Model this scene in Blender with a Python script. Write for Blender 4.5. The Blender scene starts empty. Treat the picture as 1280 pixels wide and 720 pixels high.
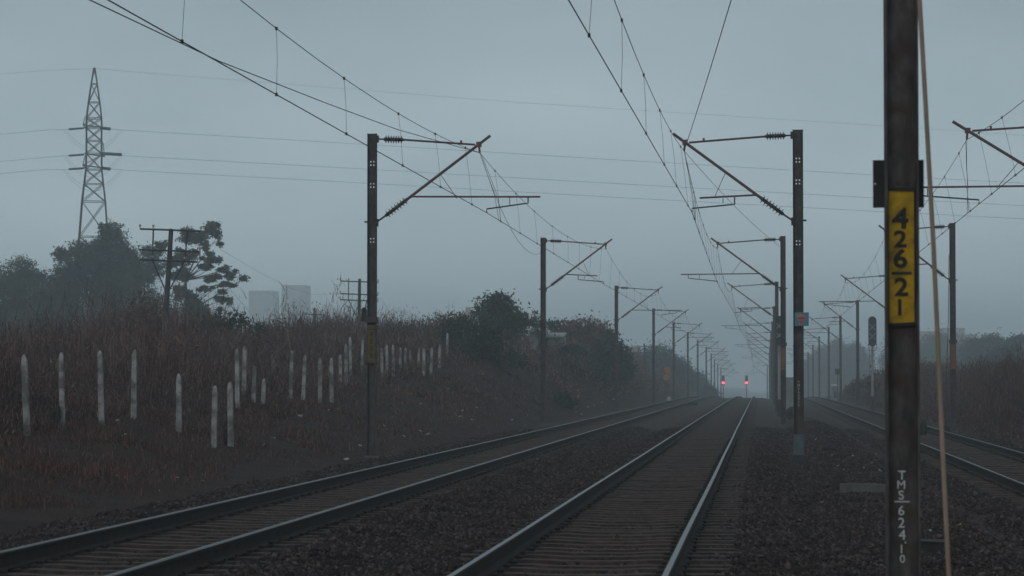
import bpy, math, random
import numpy as np
from mathutils import Vector, Matrix, Euler

random.seed(7)
rng = np.random.default_rng(11)
scene = bpy.context.scene
COL = scene.collection
R = math.radians

# ------------------------------------------------------------------ camera
F_PX = 3500.0                      # focal length in pixels of the 1280 wide photograph
VPX, VPY = 951.0, 475.0            # where the straight track vanishes
EYE = 1.6                          # eye height above the rail heads
PITCH = math.atan((VPY - 360) / F_PX)
YAW = math.atan(((VPX - 640) / F_PX) / math.sqrt(1 + ((VPY - 360) / F_PX) ** 2))
cam_d = bpy.data.cameras.new('camera')
cam = bpy.data.objects.new('camera', cam_d)
COL.objects.link(cam)
cam.location = (0, 0, EYE)
cam.rotation_euler = (math.pi / 2 + PITCH, 0, YAW)
cam_d.sensor_width = 36.0
cam_d.lens = 36.0 * F_PX / 1280.0
cam_d.clip_start = 0.5
cam_d.clip_end = 6000
cam_d.dof.use_dof = True
cam_d.dof.focus_distance = 75
cam_d.dof.aperture_fstop = 7.0
scene.camera = cam

# ------------------------------------------------------------------ sky, sun, exposure
SUN_EL, SUN_AZ = 24.0, 200.0
world = bpy.data.worlds.new('World')
scene.world = world
world.use_nodes = True
nt = world.node_tree
nt.nodes.clear()
w_out = nt.nodes.new('ShaderNodeOutputWorld')
w_bg = nt.nodes.new('ShaderNodeBackground')
w_bg.inputs['Strength'].default_value = 0.1
sky = nt.nodes.new('ShaderNodeTexSky')
sky.sky_type = 'NISHITA'
sky.sun_disc = False
sky.sun_elevation = R(SUN_EL)
sky.sun_rotation = R(SUN_AZ)
sky.air_density = 1.0
sky.dust_density = 3.0
tc = nt.nodes.new('ShaderNodeTexCoord')
mp = nt.nodes.new('ShaderNodeMapping')
mp.inputs['Scale'].default_value = (1.0, 1.0, 2.6)
nz = nt.nodes.new('ShaderNodeTexNoise')
nz.inputs['Scale'].default_value = 7.0
nz.inputs['Detail'].default_value = 6.0
nz.inputs['Roughness'].default_value = 0.5
rp = nt.nodes.new('ShaderNodeValToRGB')     # the closed cloud layer, lighter and darker banks
rp.color_ramp.elements[0].position = 0.3
rp.color_ramp.elements[0].color = (0.300, 0.384, 0.424, 1)
rp.color_ramp.elements[1].position = 0.7
rp.color_ramp.elements[1].color = (0.392, 0.480, 0.522, 1)
sc_ = nt.nodes.new('ShaderNodeVectorMath')
sc_.operation = 'SCALE'
sc_.inputs['Scale'].default_value = 10.0
mx = nt.nodes.new('ShaderNodeMix')
mx.data_type = 'RGBA'
mx.inputs[0].default_value = 0.93
nt.links.new(tc.outputs['Generated'], mp.inputs['Vector'])
nt.links.new(mp.outputs['Vector'], nz.inputs['Vector'])
nt.links.new(nz.outputs['Fac'], rp.inputs['Fac'])
nt.links.new(rp.outputs['Color'], sc_.inputs[0])
nt.links.new(sky.outputs['Color'], mx.inputs[6])
nt.links.new(sc_.outputs['Vector'], mx.inputs[7])
sz_ = nt.nodes.new('ShaderNodeSeparateXYZ')
nt.links.new(tc.outputs['Generated'], sz_.inputs[0])
gr = nt.nodes.new('ShaderNodeMapRange')          # an overcast sky is a little lighter towards the horizon
gr.inputs[1].default_value = 0.0; gr.inputs[2].default_value = 0.14
gr.inputs[3].default_value = 1.8; gr.inputs[4].default_value = 1.0
nt.links.new(sz_.outputs['Z'], gr.inputs[0])
gs = nt.nodes.new('ShaderNodeVectorMath'); gs.operation = 'SCALE'
nt.links.new(mx.outputs[2], gs.inputs[0]); nt.links.new(gr.outputs[0], gs.inputs['Scale'])
nt.links.new(gs.outputs['Vector'], w_bg.inputs['Color'])
nt.links.new(w_bg.outputs['Background'], w_out.inputs['Surface'])

sun_d = bpy.data.lights.new('sun', 'SUN')
sun_d.energy = 0.5
sun_d.angle = R(40)
sun_d.color = (1.0, 0.95, 0.9)
sun = bpy.data.objects.new('sun', sun_d)
COL.objects.link(sun)
# sun direction matches sky rotation: azimuth measured from +Y clockwise towards +X
_sd = Vector((math.sin(R(SUN_AZ)) * math.cos(R(SUN_EL)), math.cos(R(SUN_AZ)) * math.cos(R(SUN_EL)), math.sin(R(SUN_EL))))
sun.rotation_euler = _sd.to_track_quat('Z', 'Y').to_euler()

scene.view_settings.view_transform = 'Standard'
scene.view_settings.look = 'None'
scene.view_settings.exposure = 0.0
scene.view_settings.gamma = 1.0
scene.view_settings.use_curve_mapping = False
scene.cycles.use_denoising = True
scene.cycles.max_bounces = 9
scene.cycles.diffuse_bounces = 3
scene.cycles.volume_bounces = 7
scene.cycles.use_adaptive_sampling = False

HAZE = 0.00114

# ------------------------------------------------------------------ pixel -> place (how the photograph was measured)
ROT = Euler((math.pi / 2 + PITCH, 0, YAW)).to_matrix()


def ray(px, py):
    d = ROT @ Vector(((px - 640) / F_PX, -(py - 360) / F_PX, -1.0))
    return d / d.y


def at(px, py, Y):
    return Vector((0, 0, EYE)) + ray(px, py) * Y


# ------------------------------------------------------------------ terrain
def vnoise(x, y, s, seed=0):
    x = np.asarray(x, float) * s
    y = np.asarray(y, float) * s
    xi = np.floor(x).astype(np.int64); yi = np.floor(y).astype(np.int64)
    fx = x - xi; fy = y - yi
    fx = fx * fx * (3 - 2 * fx); fy = fy * fy * (3 - 2 * fy)

    def h(a, b):
        n = (a * 374761393 + b * 668265263 + seed * 982451653) & 0xffffffff
        n = ((n ^ (n >> 13)) * 1274126177) & 0xffffffff
        return ((n ^ (n >> 16)) & 0xffff) / 65535.0
    return ((h(xi, yi) * (1 - fx) + h(xi + 1, yi) * fx) * (1 - fy)
            + (h(xi, yi + 1) * (1 - fx) + h(xi + 1, yi + 1) * fx) * fy) * 2 - 1


def drop(y):
    y = np.asarray(y, float)
    t = np.clip(y - 234, 0, 446)
    return 3.33e-5 * t * t + 3.0 * (1 - np.exp(-np.clip(y - 680, 0, None) / 100.0))


def sstep(a, b, v):
    t = np.clip((v - a) / (b - a), 0, 1)
    return t * t * (3 - 2 * t)


def fence_z(y):
    z = np.interp(y, [0, 30, 51, 60, 82, 100, 131, 165, 200, 260, 400], [.35, .4, .57, .76, .97, 1.3, 2.2, 3.0, 3.4, 3.5, 3.1])
    return z - 0.75 * np.exp(-((np.asarray(y, float) - 68) / 4.0) ** 2)


def gh(x, y):
    x = np.asarray(x, float); y = np.asarray(y, float)
    z = np.full(np.broadcast(x, y).shape, -0.235)
    z = z - 0.07 * np.exp(-((x + 3.93) / 0.5) ** 2)
    z = z - 0.13 * sstep(0.3, 1.0, x)
    z = z + 0.45 * np.exp(-((y - 105) / 32.0) ** 2) * np.exp(-((x - 1.9) / 0.9) ** 2)
    z = z + 0.05 * sstep(2.9, 3.4, x) - 0.16 * sstep(6.7, 7.6, x)
    z = z + 0.035 * vnoise(x, y, 1.1, 3) * (1 - np.exp(-((x + 6.2) / 1.2) ** 4)) * (1 - np.exp(-((x + 1.66) / 1.2) ** 4))
    for xc, lo_, hi_ in ((-6.2, .055, .055), (-1.66, .058, .03), (5.03, .05, .05)):
        d = x - xc
        z = z + lo_ * np.exp(-((d + 1.55) / .42) ** 4) + hi_ * np.exp(-((d - 1.55) / .42) ** 4)
    # left slope
    t = np.clip((-8.75 - x) / 4.7, 0, 1)
    zf = fence_z(y)
    left = (zf + 0.2) * (t ** 1.15) + 0.05 * np.clip(-13.4 - x, 0, 18)
    left = left + sstep(0, 0.3, t) * (0.13 * vnoise(x, y, 0.35, 1) + 0.06 * vnoise(x, y, 1.0, 2))
    z = z + left
    # right bank
    r = sstep(8.0, 12.5, x) * 1.55 + 0.05 * np.clip(x - 13.5, 0, 25)
    r = r + sstep(7.6, 8.6, x) * (0.1 * vnoise(x, y, 0.4, 5) + 0.05 * vnoise(x, y, 1.2, 6))
    z = z + r
    return z - drop(y)


def hit(px, py, y0=15.0, y1=900.0):
    """first point of the ground seen at this place of the photograph"""
    d = ray(px, py)
    Y = y0
    while Y < y1:
        if EYE + d.z * Y <= float(gh(d.x * Y, Y)):
            return Vector((d.x * Y, Y, float(gh(d.x * Y, Y))))
        Y += 0.1
    return Vector((d.x * y1, y1, float(gh(d.x * y1, y1))))


# ------------------------------------------------------------------ mesh helpers
class MB:
    def __init__(self):
        self.v = []; self.f = []; self.m = []

    def add(self, vs, fs, mi=0):
        o = len(self.v)
        self.v.extend([tuple(p) for p in vs])
        for f in fs:
            self.f.append(tuple(i + o for i in f)); self.m.append(mi)

    def box(self, c, s, rot=None, mi=0, taper=1.0):
        x, y, z = s[0] / 2, s[1] / 2, s[2] / 2
        vs = [Vector((sx * x * (taper if sz > 0 else 1), sy * y * (taper if sz > 0 else 1), sz * z)) for sz in (-1, 1) for sx, sy in ((-1, -1), (1, -1), (1, 1), (-1, 1))]
        if rot is not None:
            vs = [rot @ p for p in vs]
        self.add([p + Vector(c) for p in vs], [(3, 2, 1, 0), (4, 5, 6, 7), (0, 1, 5, 4), (1, 2, 6, 5), (2, 3, 7, 6), (3, 0, 4, 7)], mi)

    def tube(self, pts, rad, n=6, cap=True, mi=0):
        pts = [Vector(p) for p in pts]
        k = len(pts)
        if not hasattr(rad, '__len__'):
            rad = [rad] * k
        up = None
        vs = []
        for i in range(k):
            t = (pts[min(i + 1, k - 1)] - pts[max(i - 1, 0)])
            if t.length < 1e-9:
                t = Vector((0, 0, 1))
            t.normalize()
            if up is None:
                up = Vector((0, 0, 1)) if abs(t.z) < 0.9 else Vector((1, 0, 0))
            a = t.cross(up)
            if a.length < 1e-6:
                a = t.cross(Vector((0, 1, 0)))
            a.normalize(); b = a.cross(t); up = b
            for j in range(n):
                w = 2 * math.pi * j / n
                vs.append(pts[i] + (a * math.cos(w) + b * math.sin(w)) * rad[i])
        fs = []
        for i in range(k - 1):
            for j in range(n):
                j2 = (j + 1) % n
                fs.append((i * n + j, i * n + j2, (i + 1) * n + j2, (i + 1) * n + j))
        if cap:
            fs.append(tuple(range(n))[::-1]); fs.append(tuple((k - 1) * n + j for j in range(n)))
        self.add(vs, fs, mi)

    def disc(self, c, nrm, r, depth, n=16, mi=0):
        nrm = Vector(nrm).normalized()
        self.tube([Vector(c) - nrm * depth / 2, Vector(c) + nrm * depth / 2], r, n, True, mi)

    def mesh(self, name):
        me = bpy.data.meshes.new(name)
        me.from_pydata(self.v, [], self.f)
        return me

    def obj(self, name, mats, parent=None, smooth=False):
        me = self.mesh(name)
        return link(name, me, mats, parent, smooth, self.m)


def link(name, me, mats, parent=None, smooth=False, mi=None):
    if not isinstance(mats, (list, tuple)):
        mats = [mats]
    for m in mats:
        me.materials.append(m)
    if mi is not None and len(mats) > 1:
        me.polygons.foreach_set('material_index', mi)
    if smooth:
        me.polygons.foreach_set('use_smooth', [True] * len(me.polygons))
    me.update()
    o = bpy.data.objects.new(name, me)
    COL.objects.link(o)
    if parent is not None:
        o.parent = parent
    return o


def np_mesh(name, verts, faces):
    """verts (n,3), faces (m,k) with one k"""
    me = bpy.data.meshes.new(name)
    n, (m, k) = len(verts), faces.shape
    me.vertices.add(n); me.loops.add(m * k); me.polygons.add(m)
    me.vertices.foreach_set('co', np.ascontiguousarray(verts, dtype=np.float32).ravel())
    me.polygons.foreach_set('loop_start', np.arange(0, m * k, k, dtype=np.int32))
    me.loops.foreach_set('vertex_index', np.ascontiguousarray(faces, dtype=np.int32).ravel())
    me.update(calc_edges=True)
    me.validate()
    return me


def tag(o, label=None, cat=None, group=None, kind=None):
    if label: o['label'] = label
    if cat: o['category'] = cat
    if group: o['group'] = group
    if kind: o['kind'] = kind
    return o


def thing(name, label, cat, loc=(0, 0, 0), group=None, rz=0.0):
    o = bpy.data.objects.new(name, None)
    COL.objects.link(o)
    o.empty_display_size = 0.3
    o.location = loc
    o.rotation_euler = (0, 0, rz)
    return tag(o, label, cat, group)


# ------------------------------------------------------------------ materials
def pmat(name, c1, c2, scale=4.0, rough=0.85, metal=0.0, bump=0.0, bscale=None, detail=6.0, spec=0.3, stretch=None, c3=None, s3=0.5):
    m = bpy.data.materials.new(name)
    m.use_nodes = True
    t = m.node_tree
    b = t.nodes['Principled BSDF']
    g = t.nodes.new('ShaderNodeNewGeometry')
    src = g.outputs['Position']
    if stretch:
        mm = t.nodes.new('ShaderNodeMapping')
        mm.inputs['Scale'].default_value = stretch
        t.links.new(src, mm.inputs['Vector']); src = mm.outputs['Vector']
    n = t.nodes.new('ShaderNodeTexNoise')
    n.inputs['Scale'].default_value = scale
    n.inputs['Detail'].default_value = detail
    n.inputs['Roughness'].default_value = 0.65
    t.links.new(src, n.inputs['Vector'])
    r = t.nodes.new('ShaderNodeValToRGB')
    r.color_ramp.elements[0].position = 0.33; r.color_ramp.elements[0].color = (*c1, 1)
    r.color_ramp.elements[1].position = 0.68; r.color_ramp.elements[1].color = (*c2, 1)
    t.links.new(n.outputs['Fac'], r.inputs['Fac'])
    out = r.outputs['Color']
    if c3:
        n3 = t.nodes.new('ShaderNodeTexNoise')
        n3.inputs['Scale'].default_value = s3
        n3.inputs['Detail'].default_value = 4.0
        t.links.new(g.outputs['Position'], n3.inputs['Vector'])
        r3 = t.nodes.new('ShaderNodeValToRGB')
        r3.color_ramp.elements[0].position = 0.45
        r3.color_ramp.elements[1].position = 0.62
        t.links.new(n3.outputs['Fac'], r3.inputs['Fac'])
        x = t.nodes.new('ShaderNodeMix'); x.data_type = 'RGBA'
        t.links.new(r3.outputs['Color'], x.inputs[0])
        t.links.new(out, x.inputs[6]); x.inputs[7].default_value = (*c3, 1)
        out = x.outputs[2]
    t.links.new(out, b.inputs['Base Color'])
    b.inputs['Roughness'].default_value = rough
    b.inputs['Metallic'].default_value = metal
    b.inputs['Specular IOR Level'].default_value = spec
    if bump:
        n2 = t.nodes.new('ShaderNodeTexNoise')
        n2.inputs['Scale'].default_value = bscale or scale * 3
        n2.inputs['Detail'].default_value = 8.0
        t.links.new(src, n2.inputs['Vector'])
        bp = t.nodes.new('ShaderNodeBump')
        bp.inputs['Strength'].default_value = bump
        bp.inputs['Distance'].default_value = 0.02
        t.links.new(n2.outputs['Fac'], bp.inputs['Height'])
        t.links.new(bp.outputs['Normal'], b.inputs['Normal'])
    return m


M = {}
M['mast'] = pmat('weathered_mast_steel', (0.026, 0.025, 0.0255), (0.095, 0.086, 0.083), 13, 0.8, 0.0, 0.35, 60, stretch=(1, 1, 0.3), c3=(0.046, 0.034, 0.029), s3=6)
M['mast_sleeve'] = pmat('pale_base_paint', (0.045, 0.062, 0.072), (0.08, 0.105, 0.118), 6, 0.8)
M['bracket'] = pmat('red_brown_bracket_tube', (0.085, 0.045, 0.045), (0.14, 0.08, 0.078), 14, 0.75)
M['steel_dark'] = pmat('dark_steel', (0.03, 0.03, 0.032), (0.06, 0.06, 0.062), 14, 0.7)
M['insulator'] = pmat('brown_porcelain', (0.03, 0.022, 0.02), (0.05, 0.035, 0.03), 20, 0.35, spec=0.5)
M['wire'] = pmat('wire_copper_grimed', (0.03, 0.024, 0.022), (0.05, 0.038, 0.034), 3, 0.7)
M['yellow'] = pmat('worn_yellow_plate', (0.32, 0.195, 0.006), (0.52, 0.325, 0.01), 22, 0.75, c3=(0.19, 0.12, 0.012), s3=11)
M['yellow_dull'] = pmat('grimy_yellow_plate', (0.07, 0.05, 0.014), (0.125, 0.088, 0.022), 10, 0.85)
M['orange'] = pmat('faded_orange_plate', (0.12, 0.055, 0.03), (0.19, 0.085, 0.045), 6, 0.8)
M['ink'] = pmat('black_sign_paint', (0.012, 0.012, 0.012), (0.022, 0.022, 0.022), 30, 0.7)
M['white_ink'] = pmat('chalky_white_paint', (0.42, 0.44, 0.45), (0.62, 0.64, 0.65), 60, 0.8)
M['rail_side'] = pmat('rusted_rail', (0.014, 0.011, 0.010), (0.032, 0.022, 0.018), 8, 0.9, spec=0.15)
M['rail_top'] = pmat('polished_rail_head', (0.07, 0.072, 0.074), (0.155, 0.158, 0.162), 3, 0.36, 1.0, stretch=(8, 0.4, 1))
M['rail_top_dull'] = pmat('dull_rail_head', (0.035, 0.035, 0.036), (0.12, 0.121, 0.124), 3, 0.45, 1.0, stretch=(8, 0.4, 1))
M['sleeper'] = pmat('dusty_concrete_sleeper', (0.019, 0.013, 0.011), (0.074, 0.050, 0.041), 7, 0.92, 0, 0.4, 40)
M['stone'] = pmat('ballast_stone', (0.016, 0.013, 0.0125), (0.080, 0.064, 0.060), 9, 0.95, detail=3, spec=0.08, c3=(0.028, 0.019, 0.016), s3=0.8)
def tone_mat(m, c0, c1, c2, fac):
    t = m.node_tree; b = t.nodes['Principled BSDF']
    a = t.nodes.new('ShaderNodeAttribute'); a.attribute_name = 'tone'
    r = t.nodes.new('ShaderNodeValToRGB')
    e = r.color_ramp.elements
    e[0].color = (*c0, 1); e[1].color = (*c2, 1)
    q = e.new(.5); q.color = (*c1, 1)
    x = t.nodes.new('ShaderNodeMix'); x.data_type = 'RGBA'; x.inputs[0].default_value = fac
    old = b.inputs['Base Color'].links[0].from_socket
    t.links.new(a.outputs['Fac'], r.inputs['Fac'])
    t.links.new(old, x.inputs[6]); t.links.new(r.outputs['Color'], x.inputs[7]); t.links.new(x.outputs[2], b.inputs['Base Color'])


tone_mat(M['stone'], (0.012, 0.009, 0.0085), (0.047, 0.034, 0.0315), (0.135, 0.104, 0.097), .72)
M['concrete'] = pmat('weathered_concrete', (0.26, 0.26, 0.25), (0.4, 0.39, 0.37), 7, 0.9, 0, 0.3, 30)
M['fence_post'] = pmat('fence_post_concrete', (0.19, 0.186, 0.182), (0.36, 0.35, 0.335), 5, 0.92, 0, 0.3, 25, c3=(0.11, 0.10, 0.095), s3=3)
M['slab'] = pmat('grey_slab_concrete', (0.06, 0.057, 0.055), (0.11, 0.104, 0.10), 6, 0.9, 0, 0.4, 25)
M['grass'] = pmat('dry_grass_blades', (0.026, 0.014, 0.011), (0.165, 0.094, 0.078), 1.6, 0.95, spec=0.03, c3=(0.05, 0.027, 0.020), s3=0.22)
M['scrub'] = pmat('dry_scrub_stems', (0.045, 0.027, 0.023), (0.22, 0.135, 0.115), 1.6, 0.95, spec=0.05, c3=(0.06, 0.042, 0.035), s3=0.12)
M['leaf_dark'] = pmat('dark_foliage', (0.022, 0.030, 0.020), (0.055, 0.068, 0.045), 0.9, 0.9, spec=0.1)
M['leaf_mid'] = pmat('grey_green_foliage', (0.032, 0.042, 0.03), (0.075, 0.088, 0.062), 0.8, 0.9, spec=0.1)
M['leaf_brown'] = pmat('brown_dry_foliage', (0.06, 0.038, 0.030), (0.17, 0.108, 0.085), 0.8, 0.95, spec=0.05)
tone_mat(M['grass'], (0.013, 0.007, 0.0055), (0.078, 0.039, 0.031), (0.36, 0.20, 0.165), .68)
M['scrub_light'] = pmat('pale_brown_scrub_stems', (0.05, 0.032, 0.028), (0.2, 0.13, 0.115), 0.8, 0.95, spec=0.03, c3=(0.06, 0.043, 0.036), s3=0.1)
tone_mat(M['scrub'], (0.012, 0.007, 0.006), (0.075, 0.042, 0.036), (0.36, 0.225, 0.195), .68)
tone_mat(M['scrub_light'], (0.016, 0.010, 0.009), (0.11, 0.066, 0.057), (0.42, 0.275, 0.24), .62)
M['scrub_dark'] = pmat('reddish_scrub_stems', (0.04, 0.022, 0.019), (0.15, 0.085, 0.073), 0.9, 0.95, spec=0.03, c3=(0.05, 0.031, 0.026), s3=0.15)
tone_mat(M['scrub_dark'], (0.012, 0.007, 0.006), (0.06, 0.034, 0.030), (0.24, 0.145, 0.125), .6)
M['bark'] = pmat('bark', (0.03, 0.025, 0.022), (0.07, 0.06, 0.052), 6, 0.95)
M['galv'] = pmat('galvanised_lattice', (0.035, 0.042, 0.046), (0.07, 0.08, 0.085), 3, 0.7)
M['pole_grey'] = pmat('telegraph_pole_steel', (0.03, 0.031, 0.033), (0.06, 0.061, 0.063), 5, 0.8)
M['plaster'] = pmat('pale_plaster', (0.42, 0.44, 0.44), (0.58, 0.59, 0.58), 1.5, 0.9)
M['shed_wall'] = pmat('grey_white_shed_wall', (0.17, 0.18, 0.185), (0.26, 0.268, 0.272), 1.5, 0.9)
M['dim_render'] = pmat('dull_far_render', (0.38, 0.39, 0.39), (0.46, 0.47, 0.46), 0.3, 0.9)
M['far_wall'] = pmat('pale_far_render', (0.7, 0.7, 0.69), (0.8, 0.8, 0.78), 0.3, 0.9)
M['tower_wall'] = pmat('apartment_render', (0.32, 0.3, 0.29), (0.42, 0.4, 0.39), 0.3, 0.9)
M['window'] = pmat('window_dark_glass', (0.03, 0.035, 0.04), (0.06, 0.065, 0.07), 3, 0.25, spec=0.5)
M['roof'] = pmat('grey_sheet_roof', (0.2, 0.205, 0.205), (0.32, 0.32, 0.315), 3, 0.8)
M['signal_green'] = pmat('dark_green_signal_paint', (0.012, 0.022, 0.02), (0.024, 0.04, 0.036), 6, 0.7)
M['signal_white'] = pmat('white_signal_paint', (0.16, 0.17, 0.175), (0.25, 0.257, 0.262), 6, 0.8)
M['sign_blue'] = pmat('blue_enamel', (0.03, 0.16, 0.21), (0.05, 0.22, 0.27), 8, 0.6)
M['sign_red'] = pmat('faded_red_paint', (0.30, 0.10, 0.10), (0.42, 0.17, 0.16), 30, 0.7)
M['cable'] = pmat('tan_cable_sheath', (0.24, 0.165, 0.125), (0.33, 0.23, 0.18), 5, 0.75, c3=(0.19, 0.16, 0.10), s3=0.8)
M['plastic_black'] = pmat('black_plastic', (0.008, 0.009, 0.01), (0.018, 0.019, 0.02), 8, 0.6)
M['boulder'] = pmat('dark_boulder', (0.016, 0.014, 0.013), (0.036, 0.03, 0.028), 8, 0.95, 0, 0.6, 20)
M['paper'] = pmat('pale_paper', (0.2, 0.195, 0.185), (0.5, 0.49, 0.47), 20, 0.9)
M['scrap_yellow'] = pmat('yellow_wrapper', (0.4, 0.3, 0.06), (0.55, 0.42, 0.1), 20, 0.7)
M['caution'] = pmat('orange_yellow_board', (0.26, 0.12, 0.025), (0.36, 0.17, 0.035), 8, 0.7)
M['rail_grey'] = M['galv']


def emis(name, col, s):
    m = bpy.data.materials.new(name); m.use_nodes = True
    b = m.node_tree.nodes['Principled BSDF']
    b.inputs['Base Color'].default_value = (*col, 1)
    b.inputs['Emission Color'].default_value = (*col, 1)
    b.inputs['Emission Strength'].default_value = s
    return m


M['red_lamp'] = emis('lit_red_lens', (1.0, 0.06, 0.085), 4.5)


def ground_mat():
    m = bpy.data.materials.new('ground_earth_and_ballast'); m.use_nodes = True
    t = m.node_tree; b = t.nodes['Principled BSDF']
    N = t.nodes.new; L = t.links.new
    g = N('ShaderNodeNewGeometry')
    sep = N('ShaderNodeSeparateXYZ'); L(g.outputs['Position'], sep.inputs[0])
    wob = N('ShaderNodeTexNoise'); wob.inputs['Scale'].default_value = 0.9; wob.inputs['Detail'].default_value = 6
    L(g.outputs['Position'], wob.inputs['Vector'])
    wx = N('ShaderNodeMath'); wx.operation = 'MULTIPLY_ADD'; wx.inputs[1].default_value = 1.6; wx.inputs[2].default_value = -0.8
    L(wob.outputs['Fac'], wx.inputs[0])
    ax = N('ShaderNodeMath'); L(sep.outputs['X'], ax.inputs[0]); L(wx.outputs[0], ax.inputs[1])
    mr = N('ShaderNodeMapRange'); mr.inputs[1].default_value = -16; mr.inputs[2].default_value = 16
    L(ax.outputs[0], mr.inputs[0])
    ramp = N('ShaderNodeValToRGB')          # 1 where ballast lies, 0 on earth
    e = ramp.color_ramp.elements
    P = lambda x: (x + 16) / 32
    e[0].position = 0; e[0].color = (0, 0, 0, 1)
    e[1].position = P(-8.9); e[1].color = (0, 0, 0, 1)
    for p, v in ((P(-8.5), 1), (P(0.8), 1), (P(1.6), 0.35), (P(3.0), 0.45), (P(3.7), 1), (P(6.9), 1), (P(8.0), 0.1)):
        q = e.new(p); q.color = (v, v, v, 1)
    L(mr.outputs[0], ramp.inputs['Fac'])
    # ballast colour
    vo = N('ShaderNodeTexVoronoi'); vo.inputs['Scale'].default_value = 17
    L(g.outputs['Position'], vo.inputs['Vector'])
    sv = N('ShaderNodeSeparateColor'); L(vo.outputs['Color'], sv.inputs[0])
    br = N('ShaderNodeValToRGB')
    br.color_ramp.elements[0].color = (0.015, 0.011, 0.010, 1); br.color_ramp.elements[1].color = (0.082, 0.060, 0.055, 1)
    L(sv.outputs[0], br.inputs['Fac'])
    # earth colour
    ne = N('ShaderNodeTexNoise'); ne.inputs['Scale'].default_value = 1.7; ne.inputs['Detail'].default_value = 10; ne.inputs['Roughness'].default_value = 0.7
    L(g.outputs['Position'], ne.inputs['Vector'])
    er = N('ShaderNodeValToRGB')
    er.color_ramp.elements[0].position = 0.3; er.color_ramp.elements[0].color = (0.016, 0.010, 0.008, 1)
    er.color_ramp.elements[1].position = 0.72; er.color_ramp.elements[1].color = (0.055, 0.033, 0.026, 1)
    L(ne.outputs['Fac'], er.inputs['Fac'])
    mxx = N('ShaderNodeMix'); mxx.data_type = 'RGBA'
    L(ramp.outputs['Color'], mxx.inputs[0]); L(er.outputs['Color'], mxx.inputs[6]); L(br.outputs['Color'], mxx.inputs[7])
    L(mxx.outputs[2], b.inputs['Base Color'])
    b.inputs['Roughness'].default_value = 0.95
    b.inputs['Specular IOR Level'].default_value = 0.1
    bp = N('ShaderNodeBump'); bp.inputs['Strength'].default_value = 0.8; bp.inputs['Distance'].default_value = 0.05
    L(vo.outputs['Distance'], bp.inputs['Height']); bp.invert = True
    L(bp.outputs['Normal'], b.inputs['Normal'])
    return m


# ------------------------------------------------------------------ ground sheet
def build_ground():
    xs = np.concatenate([[-900, -600, -400, -260, -170, -110, -80, -60, -48, -40, -34], np.arange(-30, -20, 1.0), np.arange(-20, 14, 0.3),
                         np.arange(14, 24, 1.0), [24, 30, 38, 50, 70, 110, 170, 260, 400, 600, 900]])
    ys = np.concatenate([[-120, -60, -30, 0, 8], np.arange(14, 90, 0.5), np.arange(90, 200, 1.5), np.arange(200, 460, 4.0),
                         np.arange(460, 760, 12.0), [780, 840, 920, 1050, 1250, 1500, 1800, 2200, 2700]])
    X, Y = np.meshgrid(xs, ys)
    Z = gh(X, Y)
    nx, ny = len(xs), len(ys)
    v = np.stack([X, Y, Z], -1).reshape(-1, 3)
    i = (np.arange(ny - 1)[:, None] * nx + np.arange(nx - 1)[None, :]).ravel()
    f = np.stack([i, i + 1, i + 1 + nx, i + nx], -1)
    o = link('ground', np_mesh('ground', v, f), ground_mat(), smooth=True)
    tag(o, kind='structure')


build_ground()

# ------------------------------------------------------------------ railway tracks
G = 1.676


def rail_profile():
    return [(-.075, -.172), (.075, -.172), (.075, -.160), (.012, -.140), (.009, -.045), (.036, -.036), (.036, -.009), (.025, 0), (-.024, 0), (-.036, -.009), (-.036, -.036), (-.009, -.045), (-.012, -.140), (-.075, -.160)]


def sleeper_mesh():
    b = MB()
    n = 11
    prof = lambda t: 1.0 if abs(t) > 0.35 else 0.86 + 0.14 * (abs(t) / 0.35)
    vs, fs = [], []
    for i in range(n):
        t = -1 + 2 * i / (n - 1)
        x = t * 1.375; k = prof(t)
        top = -0.178 if abs(t) > 0.3 else -0.192
        for y, z in ((-.14 * k, -.36), (-.105 * k, top), (.105 * k, top), (.14 * k, -.36)):
            vs.append((x, y, z))
    for i in range(n - 1):
        for j in range(3):
            fs.append((i * 4 + j, i * 4 + j + 1, i * 4 + j + 5, i * 4 + j + 4))
    fs.append((0, 1, 2, 3)); fs.append(tuple((n - 1) * 4 + j for j in (3, 2, 1, 0)))
    b.add(vs, fs)
    for sx in (-1, 1):
        for dx in (-.105, .105):
            b.box((sx * G / 2 + dx, 0, -.165), (.06, .09, .035), mi=1)
    return b


SLEEPER_B = sleeper_mesh()
SLEEPER_ME = SLEEPER_B.mesh('sleeper')
for _m in (M['sleeper'], M['rail_side']):
    SLEEPER_ME.materials.append(_m)
SLEEPER_ME.polygons.foreach_set('material_index', SLEEPER_B.m)


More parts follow.
